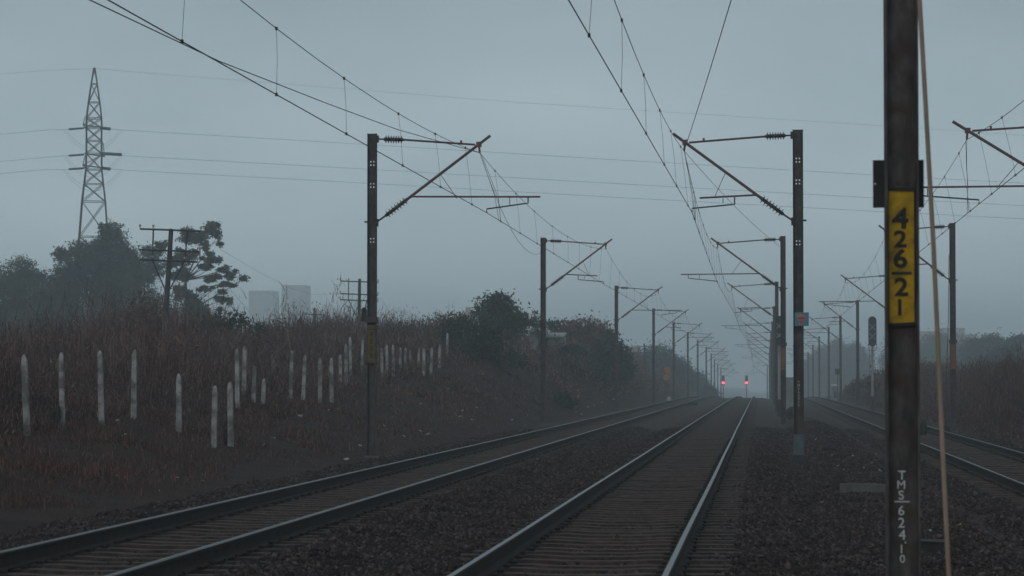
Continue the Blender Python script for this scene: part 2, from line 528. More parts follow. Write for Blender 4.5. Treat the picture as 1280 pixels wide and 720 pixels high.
def build_track(xc, zt, label, y0, top=True):
    t = thing('railway_track', label, 'railway track', (xc, 0, zt), 'railway tracks running to the crest')
    ys = list(np.concatenate([np.arange(-40, 230, 10.0), np.arange(230, 620, 6.0)]))
    for s in (-1, 1):
        b = MB()
        pr = rail_profile(); n = len(pr)
        vs = []
        for y in ys:
            dz = -float(drop(y))
            wob = 0.004 * math.sin(y * 0.21 + s * xc) + 0.003 * math.sin(y * 0.57 + xc)
            for (x, z) in pr:
                vs.append((s * (G / 2 + 0.036) + x + wob, y, z + dz))
        fs, mi = [], []
        for i in range(len(ys) - 1):
            for j in range(n):
                j2 = (j + 1) % n
                fs.append((i * n + j, i * n + j2, (i + 1) * n + j2, (i + 1) * n + j)); mi.append(1 if j in ((6, 7) if not top else (7,)) else 0)
        b.v = vs; b.f = fs; b.m = mi
        b.obj('rail', [M['rail_side'], M['rail_top'] if top else M['rail_top_dull']], t)
    y = y0
    for k in range(100):
        o = bpy.data.objects.new('sleeper', SLEEPER_ME)
        COL.objects.link(o); o.parent = t
        o.location = (random.gauss(0, .012), y + random.gauss(0, .012), -float(drop(y)) + random.gauss(0, .004))
        o.rotation_euler = (0, 0, random.gauss(0, .006))
        y += 0.65
    far = MB()
    while y < 330:
        dz = -float(drop(y))
        far.box((random.gauss(0, .012), y, -.27 + dz), (2.75, .24, .18))
        y += 0.65
    o = far.obj('sleeper', M['sleeper'], t)
    o['kind'] = 'stuff'
    return t


XM, XL, XR = -1.66, -6.2, 5.03
build_track(XM, 0.0, 'middle railway track with bright worn rail heads running straight towards the two red signals', 20.0)
build_track(XL, 0.0, 'left railway track with dull rails at the foot of the brown grassy slope', 24.0, False)
build_track(XR, -0.05, 'right railway track passing behind the mast with the yellow number plate', 40.0, False)


# ------------------------------------------------------------------ loose ballast stones
def build_stones():
    n = 400000
    u = rng.random(n)
    a, c = 20.0, 105.0
    Y = 1.0 / (1 / a + u * (1 / c - 1 / a))
    Y = np.where(rng.random(n) < .3, rng.uniform(20, 105, n), Y)
    X = rng.uniform(-8.9, 8.2, n)
    # keep only what stands in a generous view wedge, resample the rest into it
    lo = -0.31 * Y - 1.5; hi = 0.125 * Y + 1.5
    keep = (X > lo) & (X < hi)
    X, Y = X[keep], Y[keep]
    n = len(X)
    keep = np.ones(n, bool)
    for xc in (XM, XL, XR):
        for s in (-1, 1):
            keep &= np.abs(X - xc - s * (G / 2 + .036)) > 0.115
        on = np.abs(X - xc) < 1.4
        y0 = {XM: 20.0, XL: 24.0, XR: 40.0}[xc]
        ph = np.abs(((Y - y0) / 0.65 + 0.5) % 1.0 - 0.5) * 0.65
        keep &= ~(on & (ph < 0.17) & (np.abs(X - xc) < G / 2) & (rng.random(n) < 0.86))
        keep &= ~(on & (ph >= 0.17) & (rng.random(n) < 0.35))
    gap = (X > 1.2) & (X < 3.2)
    keep &= ~(gap & (rng.random(n) < 0.55))
    X, Y = X[keep], Y[keep]; n = len(X)
    base = np.array([[1, 0, 0], [-1, 0, 0], [0, 1, 0], [0, -1, 0], [0, 0, 1], [0, 0, -1]], float)
    oct_f = np.array([[0, 2, 4], [2, 1, 4], [1, 3, 4], [3, 0, 4], [2, 0, 5], [1, 2, 5], [3, 1, 5], [0, 3, 5]])
    V = base[None] * rng.uniform(.55, 1.25, (n, 6, 1)) + rng.normal(0, .22, (n, 6, 3))
    sz = rng.uniform(.012, .036, n) * np.where(rng.random(n) < .04, 1.5, 1.0)
    V *= sz[:, None, None]
    V[:, :, 2] *= 0.8
    th = rng.uniform(0, 2 * np.pi, n)
    c, s = np.cos(th)[:, None], np.sin(th)[:, None]
    x = V[:, :, 0] * c - V[:, :, 1] * s; y = V[:, :, 0] * s + V[:, :, 1] * c
    Z = gh(X, Y) + sz * 0.35
    V = np.stack([x + X[:, None], y + Y[:, None], V[:, :, 2] + Z[:, None]], -1).reshape(-1, 3)
    Fc = (oct_f[None] + (np.arange(n) * 6)[:, None, None]).reshape(-1, 3)
    me = np_mesh('ballast_stones', V, Fc)
    at_ = me.attributes.new('tone', 'FLOAT', 'POINT')
    tone = rng.random(n) ** 2.2
    at_.data.foreach_set('value', np.repeat(tone, 6).astype(np.float32))
    o = link('ballast_stones', me, M['stone'])
    tag(o, 'loose dark grey ballast stones strewn between and beside the rails', 'ballast', kind='stuff')


build_stones()


# ------------------------------------------------------------------ blades and stems (numpy)
def blades(n, X, Y, Z0, length, width, lean, name, mat, curl=0.25):
    """tapered bent strips: 5 vertices, a quad and a triangle each -> all triangles"""
    th = rng.uniform(0, 2 * np.pi, n)
    la = np.abs(rng.normal(0, lean, n))
    dx, dy, dz = np.cos(th) * np.sin(la), np.sin(th) * np.sin(la), np.cos(la)
    w = rng.uniform(0, 2 * np.pi, n)
    wx, wy = np.cos(w) * width / 2, np.sin(w) * width / 2
    p0 = np.stack([X, Y, Z0], -1)
    d = np.stack([dx, dy, dz], -1) * length[:, None]
    wv = np.stack([wx, wy, np.zeros(n)], -1)
    mid = p0 + d * 0.55
    tip = p0 + d + np.stack([dx, dy, -np.abs(dz) * 0.3], -1) * (length * curl)[:, None]
    V = np.stack([p0 - wv, p0 + wv, mid + wv * .75, mid - wv * .75, tip], 1).reshape(-1, 3)
    f = np.array([[0, 1, 2], [0, 2, 3], [3, 2, 4]])
    Fc = (f[None] + (np.arange(n) * 5)[:, None, None]).reshape(-1, 3)
    return V, Fc


def toned(me, k=5):
    n = len(me.vertices) // k
    a = me.attributes.new('tone', 'FLOAT', 'POINT')
    a.data.foreach_set('value', np.repeat(rng.random(n) ** 1.7, k).astype(np.float32))
    return me


def merge(parts):
    vs, fs, o = [], [], 0
    for v, f in parts:
        vs.append(v); fs.append(f + o); o += len(v)
    return np.concatenate(vs), np.concatenate(fs)


def in_view(X, Y, extra=2.5):
    return (X > -0.285 * Y - extra) & (X < 0.105 * Y + extra)


def build_grass():
    n = 640000
    u = rng.random(n)
    Y = 1.0 / (1 / 23.0 + u * (1 / 330.0 - 1 / 23.0))
    left = rng.random(n) < 0.86
    X = np.where(left, -8.8 - 9.5 * rng.random(n) ** 0.8, 7.6 + 9 * rng.random(n))
    k = in_view(X, Y) & ~((X > 0) & (Y < 55))
    # patchiness
    p = vnoise(X, Y, 0.5, 8) + 0.7 * vnoise(X, Y, 1.7, 9)
    k &= rng.random(n) < np.clip(0.62 + 0.6 * p, 0.08, 1)
    edge = np.where(X < 0, np.clip((-8.8 - X) / 2.4, 0.12, 1), np.clip((X - 7.5) / 0.8, 0.1, 1))
    k &= rng.random(n) < edge
    X, Y, edge, p = X[k], Y[k], edge[k], p[k]
    n = len(X)
    L = rng.uniform(.06, .27, n) * (0.45 + 0.55 * edge) * (1 + 0.5 * np.clip(p, -.6, 1))
    W = rng.uniform(.005, .014, n) * np.clip(Y / 55, 0.6, 3)
    V, Fc = blades(n, X, Y, gh(X, Y) - .02, L, W, 1.0, '', None, 0.4)
    o = link('dry_grass', toned(np_mesh('dry_grass', V, Fc)), M['grass'])
    tag(o, 'dry reddish brown grass and litter covering the slopes beside the tracks', 'grass', kind='stuff')
    # a few dead tufts standing in the earth between the middle and the right track
    n = 9000
    Y = 1.0 / (1 / 20.0 + rng.random(n) * (1 / 120.0 - 1 / 20.0)); X = rng.uniform(.7, 3.3, n)
    k = (vnoise(X, Y, 0.9, 21) > 0.1) & in_view(X, Y)
    X, Y = X[k], Y[k]; n = len(X)
    V, Fc = blades(n, X, Y, gh(X, Y) - .01, rng.uniform(.03, .11, n), rng.uniform(.005, .011, n), 0.9, '', None, 0.4)
    o = link('dead_grass', toned(np_mesh('dead_grass', V, Fc)), M['grass'])
    tag(o, 'sparse dead grass on the earth beside the middle track', 'grass', kind='stuff')


build_grass()


def scrub_mass(name, label, cx, cy, ch, mat, stems=16, twigs=5, leafs=10, lw=0.05):
    """cx, cy, ch arrays: plant positions and heights"""
    n = len(cx)
    P = []
    rep = np.repeat
    X = rep(cx, stems) + rng.normal(0, .3, n * stems); Y = rep(cy, stems) + rng.normal(0, .3, n * stems)
    H = rep(ch, stems) * rng.uniform(.45, 1.1, n * stems)
    W = np.clip(Y / 75, .8, 3.2) * rng.uniform(.010, .027, n * stems)
    P.append(blades(n * stems, X, Y, gh(X, Y) - .03, H * rng.uniform(.7, 1.1, n * stems), W, 0.5, '', None, 0.3))
    m = n * stems * twigs // 2
    i = rng.integers(0, n * stems, m)
    z = gh(X[i], Y[i]) + H[i] * rng.uniform(.2, .85, m)
    P.append(blades(m, X[i] + rng.normal(0, .1, m), Y[i] + rng.normal(0, .1, m), z, rng.uniform(.2, .55, m) * np.clip(H[i], .5, 1.6), W[i] * .7, 1.0, '', None, 0.2))
    m = n * leafs
    i = rng.integers(0, n * stems, m)
    z = gh(X[i], Y[i]) + H[i] * rng.uniform(.05, .95, m) ** 1.2
    P.append(blades(m, X[i] + rng.normal(0, .28, m), Y[i] + rng.normal(0, .28, m), z, rng.uniform(.05, .19, m), rng.uniform(.5, 1.3, m) * lw * np.clip(Y[i] / 80, .8, 2.5), 1.2, '', None, 0.3))
    V, Fc = merge(P)
    o = link(name, toned(np_mesh(name, V, Fc)), mat)
    tag(o, label, 'scrub', kind='stuff')


def build_scrub():
    # behind and between the fence posts
    n = 5200
    Y = 1.0 / (1 / 45.0 + rng.random(n) * (1 / 190.0 - 1 / 45.0))
    X = -14.7 - rng.random(n) ** 1.2 * 16
    k = in_view(X, Y, 3)
    k &= vnoise(X, Y, .3, 12) > -.55
    X, Y = X[k], Y[k]
    H = (0.5 + 0.95 * rng.random(len(X))) * np.clip(1.0 + 0.75 * vnoise(X, Y, .24, 13) + .3 * vnoise(X, Y, .7, 33), .35, 2) * np.where(rng.random(len(X)) < .06, 1.55, 1) * np.interp(-X, [14.4, 16.4, 20], [.32, .95, 1.4])
    scrub_mass('dry_scrub', 'leafless brown scrub growing behind the white fence posts', X, Y, H, M['scrub'], 15, 9, 60, .024)
    # steep bank beyond the fence, left of the track
    n = 5200
    Y = 1.0 / (1 / 118.0 + rng.random(n) * (1 / 420.0 - 1 / 118.0))
    X = -10.2 - rng.random(n) ** 0.9 * 10
    k = vnoise(X, Y, .16, 14) > np.interp(Y, [118, 150, 175, 200], [.7, .5, 0, -.6]) - np.clip((-12.5 - X) / 2, 0, .6)
    k &= ~((Y < 152) & (X > -17)) & ~((Y < 186) & (Y > 150) & (X < -13.2))
    X, Y = X[k], Y[k]
    H = (0.5 + 1.0 * rng.random(len(X))) * (1 + .5 * vnoise(X, Y, .12, 15)) * np.interp(-X, [10.2, 11.0, 13.5], [.2, .4, 1])
    scrub_mass('bank_scrub', 'thick brown scrub on the steep bank beyond the fence left of the tracks', X, Y, H, M['scrub_light'], 11, 7, 45, .045)
    # right bank
    n = 3600
    Y = 1.0 / (1 / 62.0 + rng.random(n) * (1 / 330.0 - 1 / 62.0))
    X = 8.6 + rng.random(n) ** 1.1 * 12
    k = in_view(X, Y, 3) & (vnoise(X, Y, .25, 16) > -.6)
    X, Y = X[k], Y[k]
    H = (0.45 + 0.9 * rng.random(len(X))) * (1 + .4 * vnoise(X, Y, .15, 17) + .25 * vnoise(X, Y, .6, 34)) * np.interp(X, [8.6, 10.5], [.5, 1.4])
    scrub_mass('verge_scrub', 'brown scrub on the low bank right of the right track', X, Y, H, M['scrub_dark'], 12, 9, 70, .03)


build_scrub()


# ------------------------------------------------------------------ trees and shrubs
def leaf_cloud(clumps, per, size):
    """clumps: (centre, (rx,ry,rz)); leaves fill each with a denser shell; returns quads"""
    Vs = []
    for c, r in clumps:
        vol = (r[0] * r[1] * r[2]) ** (1 / 3)
        n = max(30, int(per * (vol ** 2)))
        d = rng.normal(0, 1, (n, 3)); d /= np.linalg.norm(d, axis=1)[:, None]
        lump = 1 + 0.22 * np.sin(d[:, 0] * 5 + c[0]) * np.sin(d[:, 1] * 4 + c[1] * 3) + 0.16 * np.sin(d[:, 2] * 7 + c[2])
        rad = (rng.random(n) ** 0.42) * lump * rng.uniform(.85, 1.1, n) * np.where(rng.random(n) < .22, rng.uniform(1.0, 1.5, n), 1.0)
        p = np.array(c)[None] + d * rad[:, None] * np.array(r)[None]
        a = rng.normal(0, 1, (n, 3)); a /= np.linalg.norm(a, axis=1)[:, None]
        b = np.cross(a, rng.normal(0, 1, (n, 3))); b /= np.linalg.norm(b, axis=1)[:, None]
        s = (size * rng.uniform(.5, 1.3, n))[:, None]
        Vs.append(np.stack([p - a * s, p + b * s * .55, p + a * s, p - b * s * .55], 1).reshape(-1, 3))
    V = np.concatenate(Vs)
    Fc = np.arange(len(V)).reshape(-1, 4)
    return V, Fc


def make_tree(name, label, base, clumps, mat, cat='tree', per=900, size=0.13, trunk_r=0.13, trunk_top=None, group=None):
    base = Vector(base)
    t = thing(name, label, cat, base, group)
    b = MB()
    cen = sum((Vector(c) for c, r in clumps), Vector()) / len(clumps)
    zlow = min(c[2] - r[2] for c, r in clumps)
    top = Vector((base.x * .5 + cen.x * .5, base.y * .6 + cen.y * .4, max(base.z + .3, zlow + (cen.z - zlow) * .55)))
    if trunk_top is not None:
        top = Vector(trunk_top)
    k1 = base.lerp(top, .5) + Vector((random.uniform(-.15, .15), random.uniform(-.15, .15), 0))
    b.tube([base - base + Vector((0, 0, -.3)), k1 - base, top - base], [trunk_r * 1.25, trunk_r, trunk_r * .7], 7)
    for ci, (c, r) in enumerate(clumps):
        if len(clumps) > 30 and ci % 5:
            continue
        c = Vector(c)
        s = (k1 if c.z < top.z - .2 else top) - base
        e = c - base
        mid = s.lerp(e, .55) + Vector((random.uniform(-.2, .2), random.uniform(-.2, .2), random.uniform(-.1, .25))) * min(1, (e - s).length * .4)
        b.tube([s, mid, e], [trunk_r * .34, trunk_r * .2, trunk_r * .06], 5, False)
        for q in range(4):
            dd = Vector((random.gauss(0, 1), random.gauss(0, 1), random.gauss(.4, .7))).normalized()
            e2 = e + Vector((dd.x * r[0], dd.y * r[1], dd.z * r[2])) * .95
            b.tube([mid.lerp(e, .5), e2], [trunk_r * .09, trunk_r * .03], 4, False)
    b.obj('trunk', M['bark'], t)
    V, Fc = leaf_cloud([((Vector(c) - base), r) for c, r in clumps], per, size)
    o = link('crown', np_mesh('crown', V, Fc), mat, t)
    return t


def split_up(lst, k=5, f=.52, keep=0.0):
    """each spray of leaves breaks into smaller ones"""
    out = [(x, y, w * keep, h * keep) for (x, y, w, h) in lst] if keep else []
    for (x, y, w, h) in lst:
        if w < 7:
            out.append((x, y, w, h)); continue
        for _ in range(k):
            a = random.uniform(0, 6.28); q = random.uniform(.25, .95)
            out.append((x + math.cos(a) * w * q, y + math.sin(a) * h * q, w * random.uniform(f * .6, f), h * random.uniform(f * .6, f * 1.1)))
    return out


def px_clumps(lst, D, spread, kz=1.0):
    """(px, py, half width px, half height px) -> clumps at about distance D"""
    out = []
    for (px, py, rx, rz) in lst:
        d = D + random.uniform(-spread, spread)
        c = at(px, py, d)
        k = d / F_PX
        ry = max(rx * k * .9, .3)
        out.append((tuple(c), (rx * k, ry, rz * k * kz)))
    return out


def base_under(px, D):
    x = ray(px, 475).x * D
    return (x, D, float(gh(x, D)))


# sparse layered tree beside the telegraph pole
cr = [(465, 85, 62, 44), (345, 128, 75, 45), (190, 160, 34, 26), (480, 245, 45, 26), (430, 285, 40, 18), (540, 300, 38, 18), (585, 332, 36, 26), (470, 350, 50, 22),
      (555, 385, 52, 18), (652, 352, 28, 20), (430, 408, 36, 20), (512, 470, 40, 18), (570, 480, 20, 28), (515, 526, 18, 14), (375, 490, 66, 40), (430, 545, 46, 34),
      (300, 330, 55, 50), (330, 225, 66, 36), (300, 430, 50, 40), (440, 160, 22, 22), (260, 250, 40, 40)]
cr += [(random.uniform(230, 560), random.uniform(110, 520), random.uniform(16, 30), random.uniform(10, 18)) for _ in range(16)]
make_tree('layered_tree', 'open grey green tree with flat layered branches beside the near telegraph pole', base_under(232, 225),
          px_clumps(split_up([(160 + a / 4.5, 270 + b / 4.5, c / 4.1, d / 4.1) for a, b, c, d in cr], 6, .6, .75), 225, 2.6), M['leaf_mid'], per=1000, size=.12, trunk_r=.15, trunk_top=at(232, 350, 225))
make_tree('broad_tree', 'tall dense tree in front of the lattice pylon', base_under(135, 262),
          px_clumps(split_up([(142, 300, 22, 18), (105, 322, 34, 20), (150, 335, 40, 30), (85, 345, 26, 26), (120, 370, 50, 36), (175, 345, 30, 28), (75, 385, 34, 30), (165, 385, 40, 34), (130, 405, 60, 24), (130, 288, 10, 9), (190, 318, 16, 14), (78, 318, 12, 8)], 5, .6, .85),
                    262, 3.0), M['leaf_mid'], per=800, size=.12, trunk_r=.2, trunk_top=at(130, 370, 262))
make_tree('rounded_tree', 'dark tree at the left edge of the photo behind the fence', base_under(18, 250),
          px_clumps(split_up([(10, 350, 34, 24), (35, 362, 26, 22), (2, 385, 40, 34), (45, 392, 34, 26), (20, 410, 50, 24), (58, 372, 14, 14), (-25, 370, 30, 40)], 5, .6, .9), 250, 2.8), M['leaf_mid'], per=800, size=.11, trunk_r=.16)
make_tree('rust_brown_tree', 'small rust brown bushy tree left of the near telegraph pole', base_under(178, 112),
          px_clumps([(180, 392, 28, 26), (160, 405, 26, 18), (200, 408, 24, 18), (180, 418, 40, 16)], 112, 1.0), M['leaf_brown'], per=900, size=.09, trunk_r=.08)
for (px, py, D, lab) in ((232, 398, 235, 'low bushy tree filling the gap under the layered tree'), (52, 402, 240, 'low bushy tree between the left edge tree and the tall tree'), (150, 412, 215, 'wide low bushy tree under the tall tree before the pylon')):
    make_tree('bushy_tree', lab, base_under(px, D), px_clumps([(px - 26, py + 4, 26, 16), (px + 2, py, 28, 18), (px + 30, py + 6, 24, 14), (px - 8, py + 16, 44, 16), (px + 14, py - 12, 12, 9)], D, 1.5), M['leaf_mid'], per=800, size=.12, trunk_r=.1, group='bushy trees behind the fence')
make_tree('low_dark_shrub', 'low dark shrub under the layered tree', base_under(295, 118),
          px_clumps([(270, 405, 24, 14), (298, 402, 18, 14), (322, 412, 16, 10), (240, 412, 22, 12)], 118, 1.0), M['leaf_dark'], 'shrub', per=900, size=.09, trunk_r=.06)
for (px, py, w, h, D, lab) in ((345, 412, 20, 12, 132, 'bare tipped shrub between the layered tree and the far telegraph pole'),
                               (420, 408, 24, 14, 140, 'brown shrub just left of the mast with the box on its side'),
                               (525, 412, 26, 12, 150, 'brown shrub behind the fence right of the mast with the box')):
    make_tree('brown_shrub', lab, base_under(px, D), px_clumps([(px, py, w, h), (px - w * .7, py + 5, w * .6, h * .8), (px + w * .7, py + 6, w * .7, h * .7)], D, .8), M['leaf_brown'], 'shrub', per=700, size=.08, trunk_r=.05, group='brown shrubs behind the fence')
for (px, py, w, h, D, mt, lab) in ((372, 408, 14, 10, 118, 'leaf_brown', 'spiky brown shrub above the post left of the dip'), (496, 410, 16, 9, 128, 'leaf_brown', 'small brown shrub just right of the first left mast'), (545, 402, 18, 12, 156, 'leaf_mid', 'grey green shrub left of the pale brown bush'),
                                 (60, 432, 30, 14, 84, 'leaf_brown', 'brown bush behind the second fence post from the left'), (215, 432, 30, 13, 88, 'leaf_brown', 'brown bush at the foot of the near telegraph pole'), (320, 425, 24, 10, 96, 'leaf_brown', 'brown bush behind the tall pair of fence posts')):
    make_tree('crest_shrub', lab, base_under(px, D), px_clumps([(px, py, w, h), (px - w * .8, py + h * .5, w * .7, h * .7), (px + w * .8, py + h * .4, w * .7, h * .8), (px + w * .2, py - h * .6, w * .3, h * .5)], D, .8), M[mt], 'shrub', per=600, size=.06, trunk_r=.04, group='shrubs along the crest of the left slope')
# round tree and neighbours beyond the fence
make_tree('round_tree', 'dense round dark tree rising over the fence beyond the dark ivy bush', base_under(622, 172),
          px_clumps([(622, 388, 26, 20), (610, 398, 22, 18), (636, 400, 24, 18), (622, 376, 16, 10), (650, 404, 14, 12), (622, 415, 34, 16)], 172, 1.2), M['leaf_dark'], per=1500, size=.11, trunk_r=.15)
make_tree('spiky_tree', 'small thin topped tree between the round tree and the white shed', base_under(672, 185),
          px_clumps([(655, 402, 9, 12), (668, 400, 6, 12), (675, 406, 10, 12), (690, 406, 10, 8)], 185, .8), M['leaf_mid'], per=1100, size=.10, trunk_r=.08)
_ivy = [(570, 408, 22, 14), (596, 412, 24, 18), (585, 432, 28, 22), (612, 430, 24, 24), (604, 452, 22, 20), (620, 460, 20, 18), (640, 448, 10, 14), (630, 478, 10, 14), (560, 420, 16, 12), (618, 488, 14, 8)]
make_tree('ivy_bush', 'large dark leafy bush spilling down the slope at the end of the fence', base_under(598, 141), px_clumps(_ivy, 140, 1.0), M['leaf_dark'], 'bush', per=1300, size=.085, trunk_r=.1)
make_tree('pinkish_bush', 'pale brown bush beside the dark leafy bush, below the white roof', base_under(572, 148), px_clumps([(562, 402, 20, 10), (580, 400, 14, 10), (545, 410, 16, 10)], 147, .8), M['leaf_brown'], 'bush', per=1000, size=.08, trunk_r=.07)
make_tree('mound_bush', 'rust topped bushy mound behind the second mast of the left row', base_under(725, 214),
          px_clumps([(712, 412, 20, 12), (735, 412, 26, 14), (755, 420, 18, 14), (700, 420, 16, 12), (730, 428, 40, 16)], 214, 1.6), M['leaf_brown'], 'bush', per=1100, size=.12, trunk_r=.12)
make_tree('leafy_bush', 'dark leafy bush against the third mast of the left row', base_under(765, 205),
          px_clumps([(762, 422, 10, 10), (768, 436, 14, 12), (776, 445, 14, 14), (764, 455, 18, 16), (750, 440, 14, 14), (780, 462, 16, 16)], 204, 1.2), M['leaf_dark'], 'bush', per=1300, size=.12, trunk_r=.1)
for (px, py, D, w, h, lab, mt) in ((738, 470, 186, 20, 18, 'dark shrub on the bank between the second and third masts of the left row', 'leaf_dark'),
                                   (662, 508, 128, 13, 10, 'low dark shrub at the foot of the bank left of the second mast', 'leaf_dark'),
                                   (700, 500, 140, 18, 10, 'low dark shrub at the foot of the bank right of the second mast', 'leaf_dark'),
                                   (648, 448, 150, 9, 12, 'small upright shrub on the bank just right of the dark leafy bush', 'leaf_mid'),
                                   (714, 436, 180, 14, 7, 'small dark shrub growing in front of the white shed', 'leaf_dark')):
    make_tree('bank_shrub', lab, base_under(px, D), px_clumps([(px, py, w, h), (px + w * .7, py + h * .3, w * .7, h * .8), (px - w * .6, py + h * .4, w * .6, h * .6)], D, .8), M[mt], 'shrub', per=1100, size=.09, trunk_r=.05, group='shrubs on the left bank')
# farther trees left, fading
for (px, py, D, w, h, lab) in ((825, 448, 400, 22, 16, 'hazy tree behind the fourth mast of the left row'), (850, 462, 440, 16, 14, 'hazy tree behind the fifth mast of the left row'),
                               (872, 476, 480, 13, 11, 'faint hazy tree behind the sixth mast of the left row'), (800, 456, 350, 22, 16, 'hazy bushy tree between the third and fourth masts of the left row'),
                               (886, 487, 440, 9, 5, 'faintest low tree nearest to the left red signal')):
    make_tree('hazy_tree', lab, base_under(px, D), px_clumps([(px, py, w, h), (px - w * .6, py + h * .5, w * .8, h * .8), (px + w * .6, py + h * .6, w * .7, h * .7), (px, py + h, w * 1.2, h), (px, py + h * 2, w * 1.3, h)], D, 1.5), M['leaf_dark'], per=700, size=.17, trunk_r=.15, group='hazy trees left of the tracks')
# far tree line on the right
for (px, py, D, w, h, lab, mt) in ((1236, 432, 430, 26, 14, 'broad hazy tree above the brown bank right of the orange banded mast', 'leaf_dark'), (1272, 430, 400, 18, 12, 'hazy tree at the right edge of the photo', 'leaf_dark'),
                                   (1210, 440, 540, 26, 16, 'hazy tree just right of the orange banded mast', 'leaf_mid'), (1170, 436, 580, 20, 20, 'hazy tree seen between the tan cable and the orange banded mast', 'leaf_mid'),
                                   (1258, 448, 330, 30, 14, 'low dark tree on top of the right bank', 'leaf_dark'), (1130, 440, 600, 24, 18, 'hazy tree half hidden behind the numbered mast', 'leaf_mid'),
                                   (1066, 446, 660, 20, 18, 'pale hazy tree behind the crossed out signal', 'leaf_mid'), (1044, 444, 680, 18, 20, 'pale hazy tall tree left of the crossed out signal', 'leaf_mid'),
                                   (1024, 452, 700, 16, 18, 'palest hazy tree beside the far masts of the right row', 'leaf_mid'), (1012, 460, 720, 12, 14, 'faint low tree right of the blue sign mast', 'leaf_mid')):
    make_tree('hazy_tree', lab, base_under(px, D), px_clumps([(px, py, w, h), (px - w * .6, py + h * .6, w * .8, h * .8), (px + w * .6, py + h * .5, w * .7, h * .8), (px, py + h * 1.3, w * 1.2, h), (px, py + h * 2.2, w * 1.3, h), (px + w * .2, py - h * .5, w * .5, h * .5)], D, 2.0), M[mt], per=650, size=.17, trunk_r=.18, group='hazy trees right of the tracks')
for (px, py, D, w, h, lab) in ((1105, 472, 205, 20, 10, 'rounded brown bush on the right bank behind the crossed out signal'), (1075, 482, 230, 16, 8, 'low brown bush left of the crossed out signal'),
                               (1160, 462, 190, 18, 10, 'brown bush on the right bank between the tan cable and the orange banded mast')):
    make_tree('verge_bush', lab, base_under(px, D), px_clumps([(px, py, w, h), (px - w * .7, py + h * .8, w * .7, h * .7), (px + w * .7, py + h * .4, w * .8, h * .9)], D, 1.0), M['leaf_brown'], 'bush', per=900, size=.11, trunk_r=.06, group='bushes on the right bank')


# ------------------------------------------------------------------ overhead line masts
def text_mesh(s, h, mat, parent, loc, rotx=math.pi / 2, name='numeral', bold=0.0, wide=1.0):
    """one character standing upright, facing -Y, centred on loc, h tall"""
    cu = bpy.data.curves.new(name, 'FONT')
    cu.body = s; cu.size = 1.0; cu.align_x = 'LEFT'; cu.bevel_depth = bold; cu.bevel_resolution = 1; cu.extrude = 0.004
    tmp = bpy.data.objects.new(name, cu)
    COL.objects.link(tmp)
    dg = bpy.context.evaluated_depsgraph_get()
    me = bpy.data.meshes.new_from_object(tmp.evaluated_get(dg))
    bpy.data.objects.remove(tmp)
    co = np.empty(len(me.vertices) * 3); me.vertices.foreach_get('co', co); co = co.reshape(-1, 3)
    lo, hi = co.min(0), co.max(0)
    k = h / (hi[1] - lo[1])
    co = (co - (lo + hi) / 2) * np.array([k * wide, k, k])
    out = np.stack([co[:, 0], -co[:, 2], co[:, 1]], -1)
    me.vertices.foreach_set('co', out.ravel().astype(np.float32))
    me.materials.clear()
    o = link(name, me, mat, parent)
    o.location = loc
    return o


def insulator_mesh(b, p, q, r=.075, n=9):
    p, q = Vector(p), Vector(q)
    b.tube([p, q], .042, 8)
    for i in range(n):
        c = p.lerp(q, (i + .8) / (n + .6))
        d = (q - p).normalized()
        b.tube([c - d * .017, c - d * .004, c + d * .006, c + d * .014], [.05, r, r, .045], 14)


def mast_post(b, w, dep, z0, z1, holes=None, ft=.013):
    """H section: flanges left and right, web between them, seen from along the track"""
    for s in (-1, 1):
        b.box((s * (w / 2 - ft / 2), 0, (z0 + z1) / 2), (ft, dep, z1 - z0))
    xi = w / 2 - ft - .0005
    if not holes:
        b.box((0, 0, (z0 + z1) / 2), (xi * 2, .01, z1 - z0))
        return
    xs = [-xi, -.05, -.022, .022, .05, xi]
    rows = [z0]
    cells = set()
    for hz in sorted(holes):
        for k in (-.06, .02):
            rows += [hz + k, hz + k + .032]
    rows.append(z1)
    for r in range(len(rows) - 1):
        hole_row = (r % 2 == 1)
        for c in range(5):
            if hole_row and c in (1, 3):
                continue
            a, e = rows[r], rows[r + 1]
            b.add([(xs[c], 0, a), (xs[c + 1], 0, a), (xs[c + 1], 0, e), (xs[c], 0, e)], [(0, 1, 2, 3)])


SUPPORT = {'L': [], 'R': [], 'Q': []}
ORD = ['first', 'second', 'third', 'fourth', 'fifth', 'sixth', 'seventh', 'eighth', 'ninth', 'tenth', 'eleventh', 'twelfth', 'thirteenth']


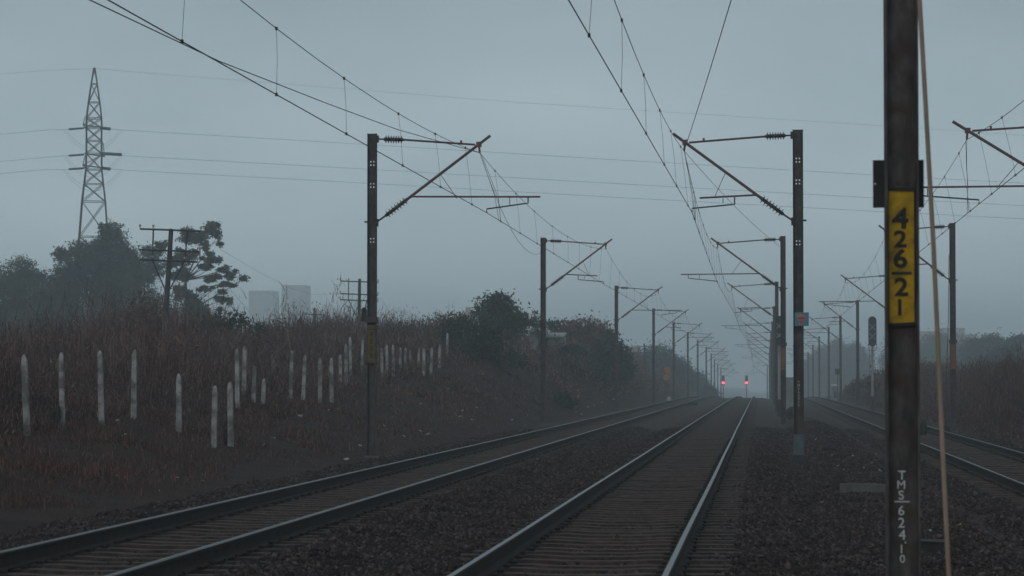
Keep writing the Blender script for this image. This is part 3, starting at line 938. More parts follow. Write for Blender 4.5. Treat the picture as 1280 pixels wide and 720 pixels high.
def mast(row, x, y, ztop, side, kind, label, tx, group, w=.21, holes=None, plate='yellow', zg=None, arm=True, lean=0.0, lod=0, arm_scale=None):
    """side: +1 arms reach to +X.  tx: x of the contact wire's track.  kind 'A' pull-off, 'B' push-off"""
    dz = -float(drop(y))
    g = float(gh(x, y)) if zg is None else zg
    t = thing('overhead_mast', label, 'railway mast', (x, y, g), group)
    t.rotation_euler = (0, lean, 0)
    zt = ztop - g
    ex = ztop - (EYE + 5.75 + dz)
    b = MB()
    mast_post(b, w, w * .95, -.4, zt, [h - g for h in holes] if holes else None)
    b.obj('post', M['mast'], t)
    # concrete footing
    b = MB(); b.box((0, 0, -.02), (w * 1.9, w * 1.9, .16), taper=.8); b.obj('footing', M['slab'], t)
    # clamp band above the number plate
    b = MB(); b.box((0, 0, 3.02 + dz - g), (w * 1.35, w * 1.3, .13)); b.obj('clamp_band', M['steel_dark'], t)
    if plate:
        b = MB(); b.box((0, -w * .475 - .008, 2.45 + dz - g), (w * .82, .012, .9)); b.obj('number_plate', M[plate], t)
    Z = lambda ze: ze + EYE + dz - g + ex          # height above the eye at the crest-free level
    X = lambda dx: side * dx
    if arm:
        reach = abs(tx - x)
        sc = arm_scale or reach / 2.43
        n = 8 if lod == 0 else 5
        k = 1 if lod == 0 else 1.0
        nin = 7 if lod == 0 else 3
        # stay tube (top) and its insulator
        b = MB(); b.tube([(X(.72), 0, Z(5.60)), (X(2.55 * sc), 0, Z(5.47))], .024, n)
        b.box((X(2.2 * sc), 0, Z(5.53)), (.05, .05, .08)); b.obj('stay_tube', M['bracket'], t)
        b = MB(); insulator_mesh(b, (X(.28), 0, Z(5.615)), (X(.74), 0, Z(5.60)), .092, nin); b.obj('insulator', M['insulator'], t, True)
        b = MB(); b.tube([(X(w / 2), 0, Z(5.62)), (X(.3), 0, Z(5.615))], .02, n); b.box((X(w / 2 + .02), 0, Z(5.62)), (.06, .1, .16)); b.obj('hinge_fitting', M['steel_dark'], t)
        # bracket tube (diagonal)
        p0 = Vector((X(w / 2), 0, Z(3.64))); p1 = Vector((X(2.92 * sc), 0, Z(5.68)))
        f = lambda u: p0.lerp(p1, u)
        b = MB(); b.tube([p0 - Vector((X(.05), 0, .02)), f(.09)], .022, n)
        b.box((X(w / 2 + .015), 0, Z(3.64)), (.05, .12, .18)); b.box((-X(w / 2 + .03), 0, Z(3.66)), (.09, .05, .04))
        b.obj('hinge_fitting', M['steel_dark'], t)
        b = MB(); b.tube([f(.26), p1], .034, n)
        b.box(tuple(f(.9)), (.12, .1, .12)); b.tube([f(.9), f(.9) + Vector((X(.02), 0, -.2))], .028, 6)
        b.obj('bracket_tube', M['bracket'], t)
        b = MB(); insulator_mesh(b, f(.08), f(.27), .095, nin); b.obj('insulator', M['insulator'], t, True)
        cz = Z(3.86)
        cx = X(reach)
        if kind == 'A':
            a = f(.30)
            b = MB(); b.tube([a, (X(2.3 * sc), 0, Z(4.19))], .022, n); b.tube([f(.56), (X(1.95 * sc), 0, Z(4.2))], .008, 5)
            b.obj('register_tube', M['bracket'], t)
            b = MB(); b.tube([(X(1.48 * sc), 0, Z(4.2)), (X(1.48 * sc), 0, Z(4.04)), (X(1.58 * sc), 0, Z(4.03)), (cx, 0, cz + .09), (cx, 0, cz)], .017, n)
            b.tube([(X(1.75 * sc), 0, Z(4.18)), (X(1.75 * sc), 0, Z(4.07))], .010, 5)
            b.obj('steady_arm', M['steel_dark'], t)
        else:
            a = f(.30)
            b = MB(); b.tube([a, (X(4.15 * sc), 0, Z(4.23))], .022, n); b.tube([f(.56), (X(2.1 * sc), 0, Z(4.2))], .008, 5)
            b.obj('register_tube', M['bracket'], t)
            b = MB(); b.tube([(X(3.85 * sc), 0, Z(4.22)), (X(3.85 * sc), 0, Z(4.08)), (X(3.75 * sc), 0, Z(4.07)), (cx, 0, cz + .09), (cx, 0, cz)], .017, n)
            b.tube([(X(3.4 * sc), 0, Z(4.21)), (X(3.4 * sc), 0, Z(4.05))], .010, 5)
            b.obj('steady_arm', M['steel_dark'], t)
        hang = f(.9) + Vector((X(.02), 0, -.2))
        SUPPORT[row].append((y, x + hang.x, g + hang.z, x + cx, g + cz))
    return t


GL = 'overhead line masts left of the left track'
GR = 'overhead line masts between the middle and right tracks'
GQ = 'overhead line masts right of the right track'


def solve_y(tops_y, ztop=5.75):
    """distance of a mast whose top is seen at this height, with the line dropping over the crest"""
    Y = 40.0
    while Y < 900 and (VPY - F_PX * (ztop - float(drop(Y))) / Y) < tops_y:
        Y += 0.25
    return Y


L_TOP = [(465, 167), (679, 297), (770.5, 357), (817, 385.5), (842, 402.5), (859.7, 415), (872, 425), (882.7, 434), (889, 442), (893, 449), (897, 455), (901, 460)]
extraL = ['with a dark box on its left side', 'in front of the white shed', 'beside the dark leafy bush', 'in front of the hazy bushy tree', 'just right of the orange caution boards',
          'standing clear against the haze', 'thin in the haze', 'thin and pale in the haze', 'very pale in the haze', 'barely seen in the haze', 'barely seen left of the left red signal', 'farthest and palest, beside the left red signal']
for i, (px, ty) in enumerate(L_TOP):
    Y = solve_y(ty)
    x = ray(px, 400).x * Y
    holes = [6.2, 6.72, 4.9] if i == 0 else None
    m = mast('L', x, Y, at(px, ty, Y).z, 1, 'B' if i % 2 == 0 else 'A', '%s mast of the left row, %s' % (ORD[i], extraL[i]),
             x + (2.72 if i % 2 == 0 else 2.45), GL, arm_scale=.96, holes=holes, plate='yellow_dull' if i == 0 else None, lod=0 if i < 3 else 1)
    if i == 0:
        g0 = m.location.z
        b = MB(); b.box((-.19, 0, 3.13 - g0), (.11, .16, .30)); b.box((-.19, 0, 3.295 - g0), (.07, .1, .03)); b.tube([(-.17, 0, 3.3 - g0), (-.12, 0, 3.48 - g0)], .012, 5)
        b.obj('switch_box', M['plastic_black'], m)
        pl = [c for c in m.children if c.name.startswith('number_plate')][0]
        for k, ch in enumerate(['4', '2', '5', '0']):
            text_mesh(ch, .115, M['ink'], pl, (0, -.1 - .026, 2.68 - .17 * k - g0), bold=.02, wide=.95)
        b = MB(); b.box((0, -.1215, 2.79 - g0), (.165, .006, .025)); b.obj('plate_bar', M['ink'], pl)

R_TOP = [(998, 162), (979, 295), (971, 352), (967.7, 382.7), (965.5, 402), (964, 414), (963, 424), (962.3, 433), (961.6, 441), (958.9, 456)]
extraR = ['with a small blue and red sign', 'with an orange faded plate', 'behind the orange plated mast', 'closely behind the third one', 'lost among the row', 'lost among the row in haze', 'pale among the row', 'pale at the end of the row', 'very pale at the end of the row', 'alone right of the red signals']
for i, (px, ty) in enumerate(R_TOP):
    Y = solve_y(ty)
    x = ray(px, 400).x * Y
    m = mast('R', x, Y, at(px, ty, Y).z, -1, 'A' if i % 2 == 0 else 'B', '%s centre mast beyond the numbered one, %s' % (ORD[i], extraR[i]),
             x - (2.43 if i % 2 == 0 else 2.6), GR, arm_scale=.98, w=.235 if i == 0 else .21, holes=[6.15, 6.65, 4.75] if i == 0 else None, plate='orange' if i == 1 else None, lod=0 if i < 3 else 1)
    if i == 0:
        g0 = m.location.z
        for c in list(m.children):
            if c.name.startswith(('footing', 'clamp_band')):
                bpy.data.objects.remove(c)
        # blue sign with a red emblem, offset to the right
        s = MB(); s.box((.075, -.13, 2.99 - g0), (.32, .012, .31)); so = s.obj('sign_plate', M['sign_blue'], m)
        e = MB()
        for (dx, dz, w_, h_) in ((-.01, .06, .19, .10), (-.05, -.02, .07, .10), (.03, -.02, .07, .10), (-.01, -.09, .10, .08)):
            e.box((.075 + dx, -.139, 2.99 + dz - g0), (w_, .004, h_))
        e.obj('emblem', M['sign_red'], so)
        s = MB(); s.box((0, 0, .42), (.245, .235, .5)); s.obj('painted_foot', M['mast_sleeve'], m)
        s = MB(); s.box((0, 0, .10), (.34, .32, .20), taper=.85); s.obj('base_collar', M['plastic_black'], m)
        for k, ch in enumerate('TMS62412'):
            text_mesh(ch, .05, M['white_ink'], m, (0, -.125, 1.55 - .075 * k - g0), name='lettering', bold=.0)

# right row
Q_Y = [(1387, 62.0), (1191, 103.5), (None, 152.0), (1072, 203.0), (1050.5, 252.0), (1035.8, 298.0), (1023.9, 345.0), (1016, 392.0), (1010, 440.0)]
extraQ = ['its arm reaching in at the right edge', 'with an orange band under a clamp', 'hidden behind the nearest numbered mast', 'left of the crossed out signal', 'in the haze left of the crossed out signal', 'pale in the haze', 'paler in the haze', 'very pale in the haze', 'farthest and faintest']
for i, (px, Y) in enumerate(Q_Y):
    x = 7.1 if px is None else ray(px, 400).x * Y
    m = mast('Q', x, Y, EYE + 5.75 - float(drop(Y)), -1, 'B' if i % 2 == 0 else 'A', '%s mast of the right row, %s' % (ORD[i], extraQ[i]),
             XR - .25, GQ, plate='orange' if i == 1 else None, lod=0 if i < 2 else 1)
    if i == 1:
        g0 = m.location.z
        b = MB(); b.tube([(-.13, -.05, 6.2 - g0), (-.16, -.08, 4 - g0), (-.24, -.1, 2 - g0), (-.3, -.1, .3)], .012, 5); b.obj('earth_wire', M['wire'], m)

# the nearest mast, with its plates and lettering
Y0 = 16.9
x0 = at(1127.5, 400, Y0).x
m0 = mast('Z', x0, Y0, EYE + 5.75, -1, 'A', 'nearest steel mast with the yellow plate reading 426/21 and white lettering', 0, GR, w=.198, plate=None, arm=False)
g0 = m0.location.z
for c in list(m0.children):
    if c.name.startswith('clamp_band'):
        bpy.data.objects.remove(c)
zp = lambda py: at(1127, py, Y0).z - g0
xp = lambda px: at(px, 400, Y0).x - x0
fy = -.198 * .475
b = MB(); b.box((xp(1127), -.02, (zp(238) + zp(404)) / 2), (.150, .008, zp(238) - zp(404))); pl = b.obj('number_plate', M['yellow'], m0)
for (ch, ya, yb, dx) in (('4', 260, 286, -1), ('2', 288, 309.5, -1), ('6', 311, 335, -1), ('2', 347, 370, 0), ('1', 374, 394.5, -2)):
    text_mesh(ch, zp(ya) - zp(yb), M['ink'], pl, (xp(1126.5 + dx), -.0285, (zp(ya) + zp(yb)) / 2), bold=.024, wide=1.12 if ch != '1' else 1.0)
b = MB(); b.box((xp(1127), -.0265, zp(341.7)), (.118, .005, .016)); b.obj('fraction_bar', M['ink'], pl)
for py, dpx, rz in ((237, 0, .03), (405.5, 1, -.05)):
    b = MB(); b.box((xp(1127 + dpx), -.028, zp(py)), (.15, .014, .020), rot=Matrix.Rotation(rz, 3, 'Y')); b.obj('fixing_strap', M['ink'], pl)
for (ch, ya, yb, dx) in (('T', 588.4, 599.5, 0), ('M', 600.7, 611, -1), ('S', 613, 624.5, -1), ('6', 632, 644, -1), ('2', 647, 659.5, -1), ('4', 662, 674.5, 0), ('.', 677, 679, 4), ('1', 680.7, 691.5, -1), ('0', 693.3, 703.3, 0)):
    text_mesh(ch, zp(ya) - zp(yb), M['white_ink'], m0, (xp(1126.5 + dx), -.0095, (zp(ya) + zp(yb)) / 2), name='lettering', bold=.005)
b = MB(); b.box((xp(1126.5), -.0085, zp(627)), (.088, .006, .007)); b.obj('lettering_bar', M['white_ink'], m0)
b = MB(); b.box((xp(1125), .125, (zp(198) + zp(258)) / 2), (.305, .012, zp(198) - zp(258))); b.box((0, .105, (zp(198) + zp(258)) / 2), (.1, .028, .12)); bp_ = b.obj('back_plate', M['plastic_black'], m0)
b = MB(); b.disc((xp(1095.5), .117, zp(228)), (0, 1, 0), .006, .005, 8); b.obj('hole_light', M['white_ink'], bp_)  # white disc painted in for the light showing through a small hole
for dx in (-.02, .035):
    b = MB(); b.disc((dx, -.012, zp(228)), (0, 1, 0), .014, .016, 6); b.obj('bolt', M['steel_dark'], m0)

# tan cable hanging beside it
cp = [(1146, -330), (1147, -150), (1149.5, 0), (1153, 60), (1157, 130), (1162, 220), (1167, 310), (1171, 400), (1174.5, 480), (1179, 580), (1183, 660), (1186, 720), (1188, 790)]
pts = [at(a, b_, 16.2) for a, b_ in cp]
pts[-1].z = float(gh(pts[-1].x, 16.2)) + .01
b = MB(); b.tube(pts, .0135, 8)
tag(b.obj('cable', M['cable'], smooth=True), 'thin tan cable hanging in a slight bow beside the nearest numbered mast', 'cable')


# ------------------------------------------------------------------ overhead wires
def overhead(row, label, wy0, pre, near_first=True):
    """pre: an extra support before the first mast (y, mx, mz, cx, cz)"""
    S = sorted(SUPPORT[row])
    S = pre + S
    t = thing('overhead_line', label, 'overhead wires', (S[0][1], S[0][0], 0), 'overhead wires above the tracks')
    o = Vector((S[0][1], S[0][0], 0))
    mw, cw = MB(), MB()
    mp, cp = [], []
    drops = []
    for a, c in zip(S[:-1], S[1:]):
        L = c[0] - a[0]
        sag = 0.58 * (L / 48.0) ** 2
        n = 14
        for k in range(n):
            u = k / n
            mp.append(Vector((a[1] + (c[1] - a[1]) * u, a[0] + L * u, a[2] + (c[2] - a[2]) * u - 4 * sag * u * (1 - u))))
            cp.append(Vector((a[3] + (c[3] - a[3]) * u, a[0] + L * u, a[4] + (c[4] - a[4]) * u)))
        nd = 8
        for k in range(nd):
            u = (k + .5) / nd + random.uniform(-.012, .012)
            p = Vector((a[1] + (c[1] - a[1]) * u, a[0] + L * u, a[2] + (c[2] - a[2]) * u - 4 * sag * u * (1 - u)))
            q = Vector((a[3] + (c[3] - a[3]) * u, a[0] + L * u, a[4] + (c[4] - a[4]) * u))
            if p.y > 24:
                drops.append((p, q))
    mw.tube([p - o for p in mp], .006, 6); mw.obj('messenger_wire', M['wire'], t, True)
    cw.tube([p - o for p in cp], .0078, 6); cw.obj('contact_wire', M['wire'], t, True)
    for p, q in drops[:70]:
        b = MB()
        mid = p.lerp(q, .5) + Vector((.012, 0, 0))
        b.tube([p - o, mid - o, q - o], .0032, 5)
        for e in (p, q):
            b.box(tuple(e - o), (.03, .05, .045))
        b.obj('dropper', M['wire'], t)
    # loops hanging at the first supports
    return t, o


L0 = [(-20.0, -6.35, EYE + 5.4, -6.3, EYE + 3.9), (17.0, -6.60, EYE + 5.42, -6.72, EYE + 3.88)]
R0 = [(-30.0, -1.8, EYE + 5.4, -1.7, EYE + 3.86), (16.9, -1.90, EYE + 5.42, -2.05, EYE + 3.86)]
tL, oL = overhead('L', 'contact wire, messenger wire and droppers strung above the left track', 0, L0)
tR, oR = overhead('R', 'contact wire, messenger wire and droppers strung above the middle track', 0, R0)
tQ, oQ = overhead('Q', 'contact wire, messenger wire and droppers strung above the right track', 0, [(14.0, 4.7, EYE + 5.4, 4.9, EYE + 3.9)])


def sag_line(p, q, sag, n=12):
    return [Vector(p).lerp(Vector(q), i / n) - Vector((0, 0, 4 * sag * (i / n) * (1 - i / n))) for i in range(n + 1)]


# crossing anchor wires
sl = sorted(SUPPORT['L']); sr = sorted(SUPPORT['R']); sq = sorted(SUPPORT['Q'])
hL = Vector((sl[0][1], sl[0][0], sl[0][2])); hR = Vector((sr[0][1], sr[0][0], sr[0][2])); hQ = Vector((sq[0][1], sq[0][0], sq[0][2]))
b = MB()
pts = [at(-40, -68, 24), at(112.5, 0, 31), at(274, 76.5, 40), at(408, 129, 49), at(497, 162, 57), hL]
b.tube(pts, .0075, 6); tag(b.obj('anchor_wire', M['wire'], smooth=True), 'thin slanting wire crossing the contact wire left of the first left mast', 'wire')
b = MB(); b.tube(sag_line(hR, (x0 - .02, Y0, EYE + 5.7), .12), .0075, 6); tag(b.obj('anchor_wire', M['wire'], smooth=True), 'single wire climbing from the first centre mast bracket towards the top of the nearest mast', 'wire')
# jumper loops
for h, to, lab in ((hL, (sl[1][1] - 2.45, sl[1][0] - 8, EYE + 3.9), 'curved jumper wire drooping from the first left mast bracket to the second left mast'),):
    b = MB(); q = Vector((L_TOP[1][0], 0, 0)); q = at(679, 314, sl[1][0]); b.tube(sag_line(h, q, .9, 16), .006, 5); tag(b.obj('jumper_wire', M['wire'], smooth=True), lab, 'wire')
b = MB(); q = at(975, 308, sr[1][0]); b.tube(sag_line(hR, q, .15, 10), .006, 5); tag(b.obj('jumper_wire', M['wire'], smooth=True), 'straight thin wire running from the first centre mast bracket to the second centre mast', 'wire')
for h, s, lab in ((hL, sl[0], 'slack loop wire hanging from the first left mast bracket to the contact wire'), (hR, sr[0], 'slack loop wire hanging from the first centre mast bracket to the contact wire'), (hQ, sq[0], 'slack loop wire hanging from the bracket at the right edge to the contact wire')):
    c = Vector((s[3], s[0] + 3.0, s[4]))
    b = MB()
    for k in range(2):
        a_ = h + Vector((0, .3 * k, 0)); e_ = c + Vector((0, .5 * k, 0))
        m_ = a_.lerp(e_, .5) + Vector((.05 + .04 * k, .8, -.15))
        b.tube([a_, a_.lerp(m_, .5) + Vector((0, .15, -.02)), m_, m_.lerp(e_, .5) + Vector((0, .12, -.03)), e_], .0055, 5)
    tag(b.obj('loop_wire', M['wire'], smooth=True), lab, 'wire')


# ------------------------------------------------------------------ signals
def signal(label, px, D, y_top, y_bot, crossed=True, lit=False, group=None, wpx=10, zlamp=None):
    x = ray(px, 440).x * D
    g = float(gh(x, D))
    t = thing('signal_post', label, 'railway signal', (x, D, g), group)
    if lit:
        z = zlamp - g
        b = MB(); b.tube([(0, 0, -.3), (0, 0, z + .3)], .075, 8); b.obj('post', M['steel_dark'], t)
        b = MB(); b.box((0, -.1, z + .45), (.5, .1, 1.75)); b.obj('signal_head', M['plastic_black'], t)
        b = MB(); b.disc((0, -.19, z), (0, 1, 0), .24, .06, 20); l = b.obj('lamp', M['red_lamp'], t)
        b = MB(); 
        for k in range(9):
            w = math.pi * k / 8; w2 = math.pi * (k + 1) / 8
            if k < 8:
                b.add([(math.cos(w) * .36, -.15, z + math.sin(w) * .36), (math.cos(w2) * .36, -.15, z + math.sin(w2) * .36), (math.cos(w2) * .36, -.42, z + math.sin(w2) * .33), (math.cos(w) * .36, -.42, z + math.sin(w) * .33)], [(0, 1, 2, 3)])
        b.obj('hood', M['plastic_black'], t)
        return t
    zt = at(px, y_top, D).z - g; zb = at(px, y_bot, D).z - g
    w = wpx * D / F_PX
    b = MB(); b.tube([(0, 0, .9), (0, 0, zb + .3)], .085, 10); b.obj('post', M['signal_white'], t)
    b = MB(); b.tube([(0, 0, -.3), (0, 0, .9)], .10, 10); b.obj('post_foot', M['plastic_black'], t)
    h = zt - zb
    b = MB(); b.box((0, -.12, (zt + zb) / 2), (w, .14, h)); 
    # rounded ends
    for s, z in ((1, zt), (-1, zb)):
        b.disc((0, -.12, z), (0, 1, 0), w / 2, .139, 18)
    hd = b.obj('signal_head', M['signal_green'], t)
    for k, fz in enumerate((.68, .26)):
        cz = zb + h * fz + .02
        c = MB()
        for s in (-1, 1):
            c.box((0, -.205 - .004 * s, cz), (.055, .012, w * 1.05), rot=Matrix.Rotation(s * math.pi / 4, 3, 'Y'))
        c.obj('cross_bar', M['signal_white'], hd)
        c = MB(); c.disc((0, -.195, cz), (0, 1, 0), w * .36, .012, 18); c.obj('lens', M['plastic_black'], hd)
    b = MB(); b.box((0, -.02, zb - .12), (w * 1.1, .5, .05)); b.tube([(-w * .5, -.2, zb - .12), (-w * .5, -.2, zb - .5)], .015, 5); b.tube([(w * .5, -.2, zb - .12), (w * .5, -.2, zb - .5)], .015, 5)
    b.tube([(-w * .5, -.2, zb - .5), (w * .5, -.2, zb - .5)], .015, 5); b.obj('platform', M['steel_dark'], t)
    b = MB()
    for s in (-1, 1):
        b.tube([(s * .16, .2, 0), (s * .16, .2, zb)], .015, 5)
    for k in range(int(zb / .35)):
        b.tube([(-.16, .2, .3 + k * .35), (.16, .2, .3 + k * .35)], .012, 5)
    b.obj('ladder', M['steel_dark'], t)
    return t


signal('dark green signal with two white crosses on a pale post by the right track', 1090.5, 178, 400.5, 428)
signal('dark signal head half hidden behind the orange plated centre mast', 974, 148, 399, 427, wpx=8.5)
for px, lab in ((904, 'red lit signal left of the middle track, left one of the two'), (933, 'red lit signal on a thin post beside the middle track, right one of the two')):
    D = 505.0
    signal(lab, px, D, 0, 0, lit=True, group='red signals shining through the haze', zlamp=at(px, 478.5, D).z)

# small black sign on thin post, right
D = 250.0
x = ray(1047, 464).x * D; g = float(gh(x, D))
t = thing('track_sign', 'small dark square board on a thin post beyond the crossed out signal', 'sign', (x, D, g))
zc = at(1047, 464.5, D).z - g
b = MB(); b.tube([(0, 0, -.3), (0, 0, zc)], .04, 6); b.obj('post', M['steel_dark'], t)
b = MB(); b.box((0, -.06, zc), (.46, .03, .5)); b.obj('sign_board', M['plastic_black'], t)
# orange caution boards, left
D = 262.0
x = ray(834, 466).x * D; g = float(gh(x, D))
t = thing('caution_sign', 'two orange yellow boards one above the other on a post left of the left track', 'sign', (x, D, g))
b = MB(); b.tube([(0, 0, -.3), (0, 0, at(834, 458, D).z - g)], .05, 6); b.obj('post', M['steel_dark'], t)
for py, dx in ((462.5, 0), (471.5, -.1)):
    z = at(834, py, D).z - g
    b = MB(); b.disc((dx, -.09, z), (0, 1, 0), .30, .03, 8); b.obj('caution_board', M['caution'], t)

# relay cabinet
D = 150.0
x = ray(990, 480).x * D; g = float(gh(x, D))
t = thing('relay_cabinet', 'pale equipment cabinet standing behind the mast with the blue sign', 'cabinet', (x, D, g))
z1 = at(990, 473, D).z - g
b = MB(); b.box((0, 0, z1 / 2 - .05), (.72, .5, z1 + .1)); b.obj('cabinet_body', M['shed_wall'], t)
b = MB(); b.box((0, -.02, z1 + .03), (.82, .62, .06)); b.obj('cabinet_roof', M['roof'], t)
b = MB(); b.box((.0, -.262, z1 / 2), (.56, .02, z1 * .8)); d_ = b.obj('door', M['shed_wall'], t)
b = MB(); b.box((.2, -.28, z1 / 2), (.03, .02, .12)); b.obj('handle', M['steel_dark'], d_)


# ------------------------------------------------------------------ lumps, slabs, litter
def rock(name, label, cat, loc, size, mat, seed, group=None):
    r = np.random.default_rng(seed)
    b = MB()
    n, k = 12, 7
    vs = []
    for i in range(k + 1):
        ph = math.pi * i / k
        for j in range(n):
            th = 2 * math.pi * j / n
            d = 1 + .22 * math.sin(2 * th + seed) * math.sin(ph) + .12 * math.sin(5 * th + ph * 3 + seed) * math.sin(ph) + r.uniform(-.06, .06)
            vs.append((size[0] * d * math.cos(th) * math.sin(ph), size[1] * d * math.sin(th) * math.sin(ph), size[2] * (1 + .1 * math.sin(3 * th) * math.sin(ph)) * math.cos(ph)))
    fs = [(i * n + j, (i + 1) * n + j, (i + 1) * n + (j + 1) % n, i * n + (j + 1) % n) for i in range(k) for j in range(n)]
    b.add(vs, fs)
    o = b.obj(name, mat)
    o.location = loc
    return tag(o, label, cat, group)


p = at(991, 502, 128); gz = float(gh(p.x, 128)); rock('boulder', 'dark rounded lump on the ground left of the mast with the blue sign', 'boulder', (p.x, 128, gz + .22), (.30, .3, .33), M['boulder'], 3)
p = hit(1048, 614); rock('boulder', 'dark upright rock at the end of the pale concrete slab', 'boulder', (p.x, p.y - .2, p.z + .14), (.12, .12, .21), M['boulder'], 5)
p = hit(1036, 563); rock('boulder', 'dark low rock in the dirt right of the mast with the blue sign', 'boulder', (p.x, p.y, p.z + .05), (.14, .13, .1), M['boulder'], 8)
p = hit(1085, 616)
b = MB()
b.box((0, 0, .05), (.96, .24, .17)); b.box((-.1, .02, .139), (.5, .14, .008))
o = b.obj('concrete_slab', M['slab']); o.location = (p.x, p.y + .1, p.z + .01); o.rotation_euler = (0, .02, .06)
tag(o, 'short grey concrete slab lying on the ground left of the nearest numbered mast', 'slab')
p = hit(1166, 690)
b = MB(); b.box((0, 0, .02), (.26, .5, .2)); b.box((0, -.02, .124), (.28, .52, .012))
o = b.obj('cable_trough', M['boulder']); o.location = (p.x, p.y, p.z); o.rotation_euler = (0, .03, -.1)
tag(o, 'dark concrete block half buried at the right foot of the nearest numbered mast', 'block')
p = hit(1180, 548); rock('black_bag', 'black bundle on the verge left of the orange banded mast', 'bag', (p.x - .0, 92, float(gh(ray(1182, 515).x * 92, 92)) + .2), (.17, .16, .3), M['plastic_black'], 12)
_x = ray(1153, 505).x * 95
rock('black_bag', 'dark blue black bundle standing just right of the nearest numbered mast on the verge', 'bag', (_x, 95, float(gh(_x, 95)) + .3), (.13, .15, .35), M['plastic_black'], 14)
_x = ray(836, 492).x * 225
o = rock('white_sack', 'pale sack at the left side of the left track below the orange boards', 'sack', (_x, 225, float(gh(_x, 225)) + .18), (.2, .2, .3), M['paper'], 17)
_x = ray(866, 503).x * 200
rock('boulder', 'small dark heap between the left and middle tracks near the crest', 'boulder', (_x, 200, float(gh(_x, 200)) + .05), (.3, .25, .2), M['boulder'], 19)


def scrap(px, py, s, mat, label, group=None, name='litter'):
    p = hit(px, py)
    n = 4
    s = s * random.uniform(.35, .75)
    b = MB()
    vs, fs = [], []
    for i in range(n):
        for j in range(n):
            vs.append(((i / (n - 1) - .5) * s * random.uniform(.9, 1.1), (j / (n - 1) - .5) * s * 1.2, random.uniform(0, s * .5)))
    k = len(vs)
    vs += [(x, y, z - .006) for x, y, z in vs]
    for i in range(n - 1):
        for j in range(n - 1):
            a = i * n + j
            fs.append((a, a + n, a + n + 1, a + 1)); fs.append((k + a + 1, k + a + n + 1, k + a + n, k + a))
    b.add(vs, fs)
    o = b.obj(name, mat)
    o.location = (p.x, p.y, p.z + .04 + s * .2); o.rotation_euler = (random.uniform(.1, .5), random.uniform(-.4, .4), random.uniform(0, 6))
    return tag(o, label, 'litter', group)


for (px, py, s) in ((147, 530, .1), (155, 548, .12), (133, 553, .08), (222, 601, .07), (199, 617, .07), (253, 605, .07), (578, 516, .14), (590, 527, .14), (525, 541, .12), (535, 546, .14), (526, 507, .12), (575, 523, .12),
                    (366, 500, .12), (379, 498, .16), (375, 523, .12), (411, 515, .09), (433, 578, .12), (720, 517, .22), (735, 510, .2), (742, 508, .22), (752, 505, .2), (766, 501, .25), (727, 520, .16), (505, 548, .1),
                    (604, 470, .14), (560, 488, .14), (596, 512, .14), (640, 527, .14), (450, 560, .1), (342, 551, .1), (330, 560, .1), (480, 535, .12), (620, 500, .14)):
    scrap(px, py, s, M['paper'], 'small pale scrap of litter lying on the left slope', 'pale scraps of litter on the left slope')
for (px, py, s) in ((1020, 552, .09), (1062, 552, .08), (1048, 585, .07), (1080, 588, .07), (1066, 573, .1), (1095, 570, .1), (1010, 565, .06), (1040, 572, .08), (1055, 590, .07), (1090, 582, .07), (1100, 592, .08), (1028, 632, .05), (1000, 655, .05), (1220, 590, .06), (1213, 575, .06), (672, 577, .06), (660, 574, .06)):
    scrap(px, py, s, M['paper'], 'small pale scrap of rubble lying on the dark stones', 'pale scraps on the stones')
scrap(1199, 661, .07, M['scrap_yellow'], 'small yellow wrapper on the stones right of the tan cable')
scrap(1163, 668, .06, M['paper'], 'crumpled pale cup on the block beside the nearest numbered mast')
scrap(146, 598, .08, M['scrap_yellow'], 'small yellow wrapper on the near left slope')


# ------------------------------------------------------------------ fences
def fence(label, posts, wires=True, Hmax=2.2):
    first = None
    P = []
    for (px, yt, yb) in posts:
        p = hit(px, yb, 40)
        top = at(px, yt, p.y).z
        P.append((p, top))
    o = P[0][0]
    t = thing('concrete_post_fence', label, 'fence', o)
    for (p, top) in P:
        h = min(top - p.z, Hmax)
        b = MB()
        w = random.uniform(.105, .125)
        lean = Matrix.Rotation(random.gauss(0, .022), 3, 'Y')
        vs = []
        lv = [(-.35, 1), (h - .13, .86), (h - .05, .6), (h, .22)]
        for z, k in lv:
            for sx, sy in ((-1, -1), (1, -1), (1, 1), (-1, 1)):
                vs.append(lean @ Vector((sx * w / 2 * k, sy * w / 2 * k, z)))
        fs = [(i * 4 + j, i * 4 + (j + 1) % 4, i * 4 + 4 + (j + 1) % 4, i * 4 + 4 + j) for i in range(3) for j in range(4)] + [(12, 13, 14, 15)]
        b.add(vs, fs)
        po = b.obj('post', M['fence_post'], t)
        po.location = p - o
    if wires:
        for hz in (.45, .85, 1.2):
            b = MB(); pts = []
            for (p, top) in P:
                pts.append(p - o + Vector((0, -.065, min(hz, (top - p.z) * .85))))
            for a, c in zip(pts[:-1], pts[1:]):
                b.tube(sag_line(a, c, random.uniform(.03, .12), 5), .006, 4, False)
            b.obj('wire', M['wire'], t)


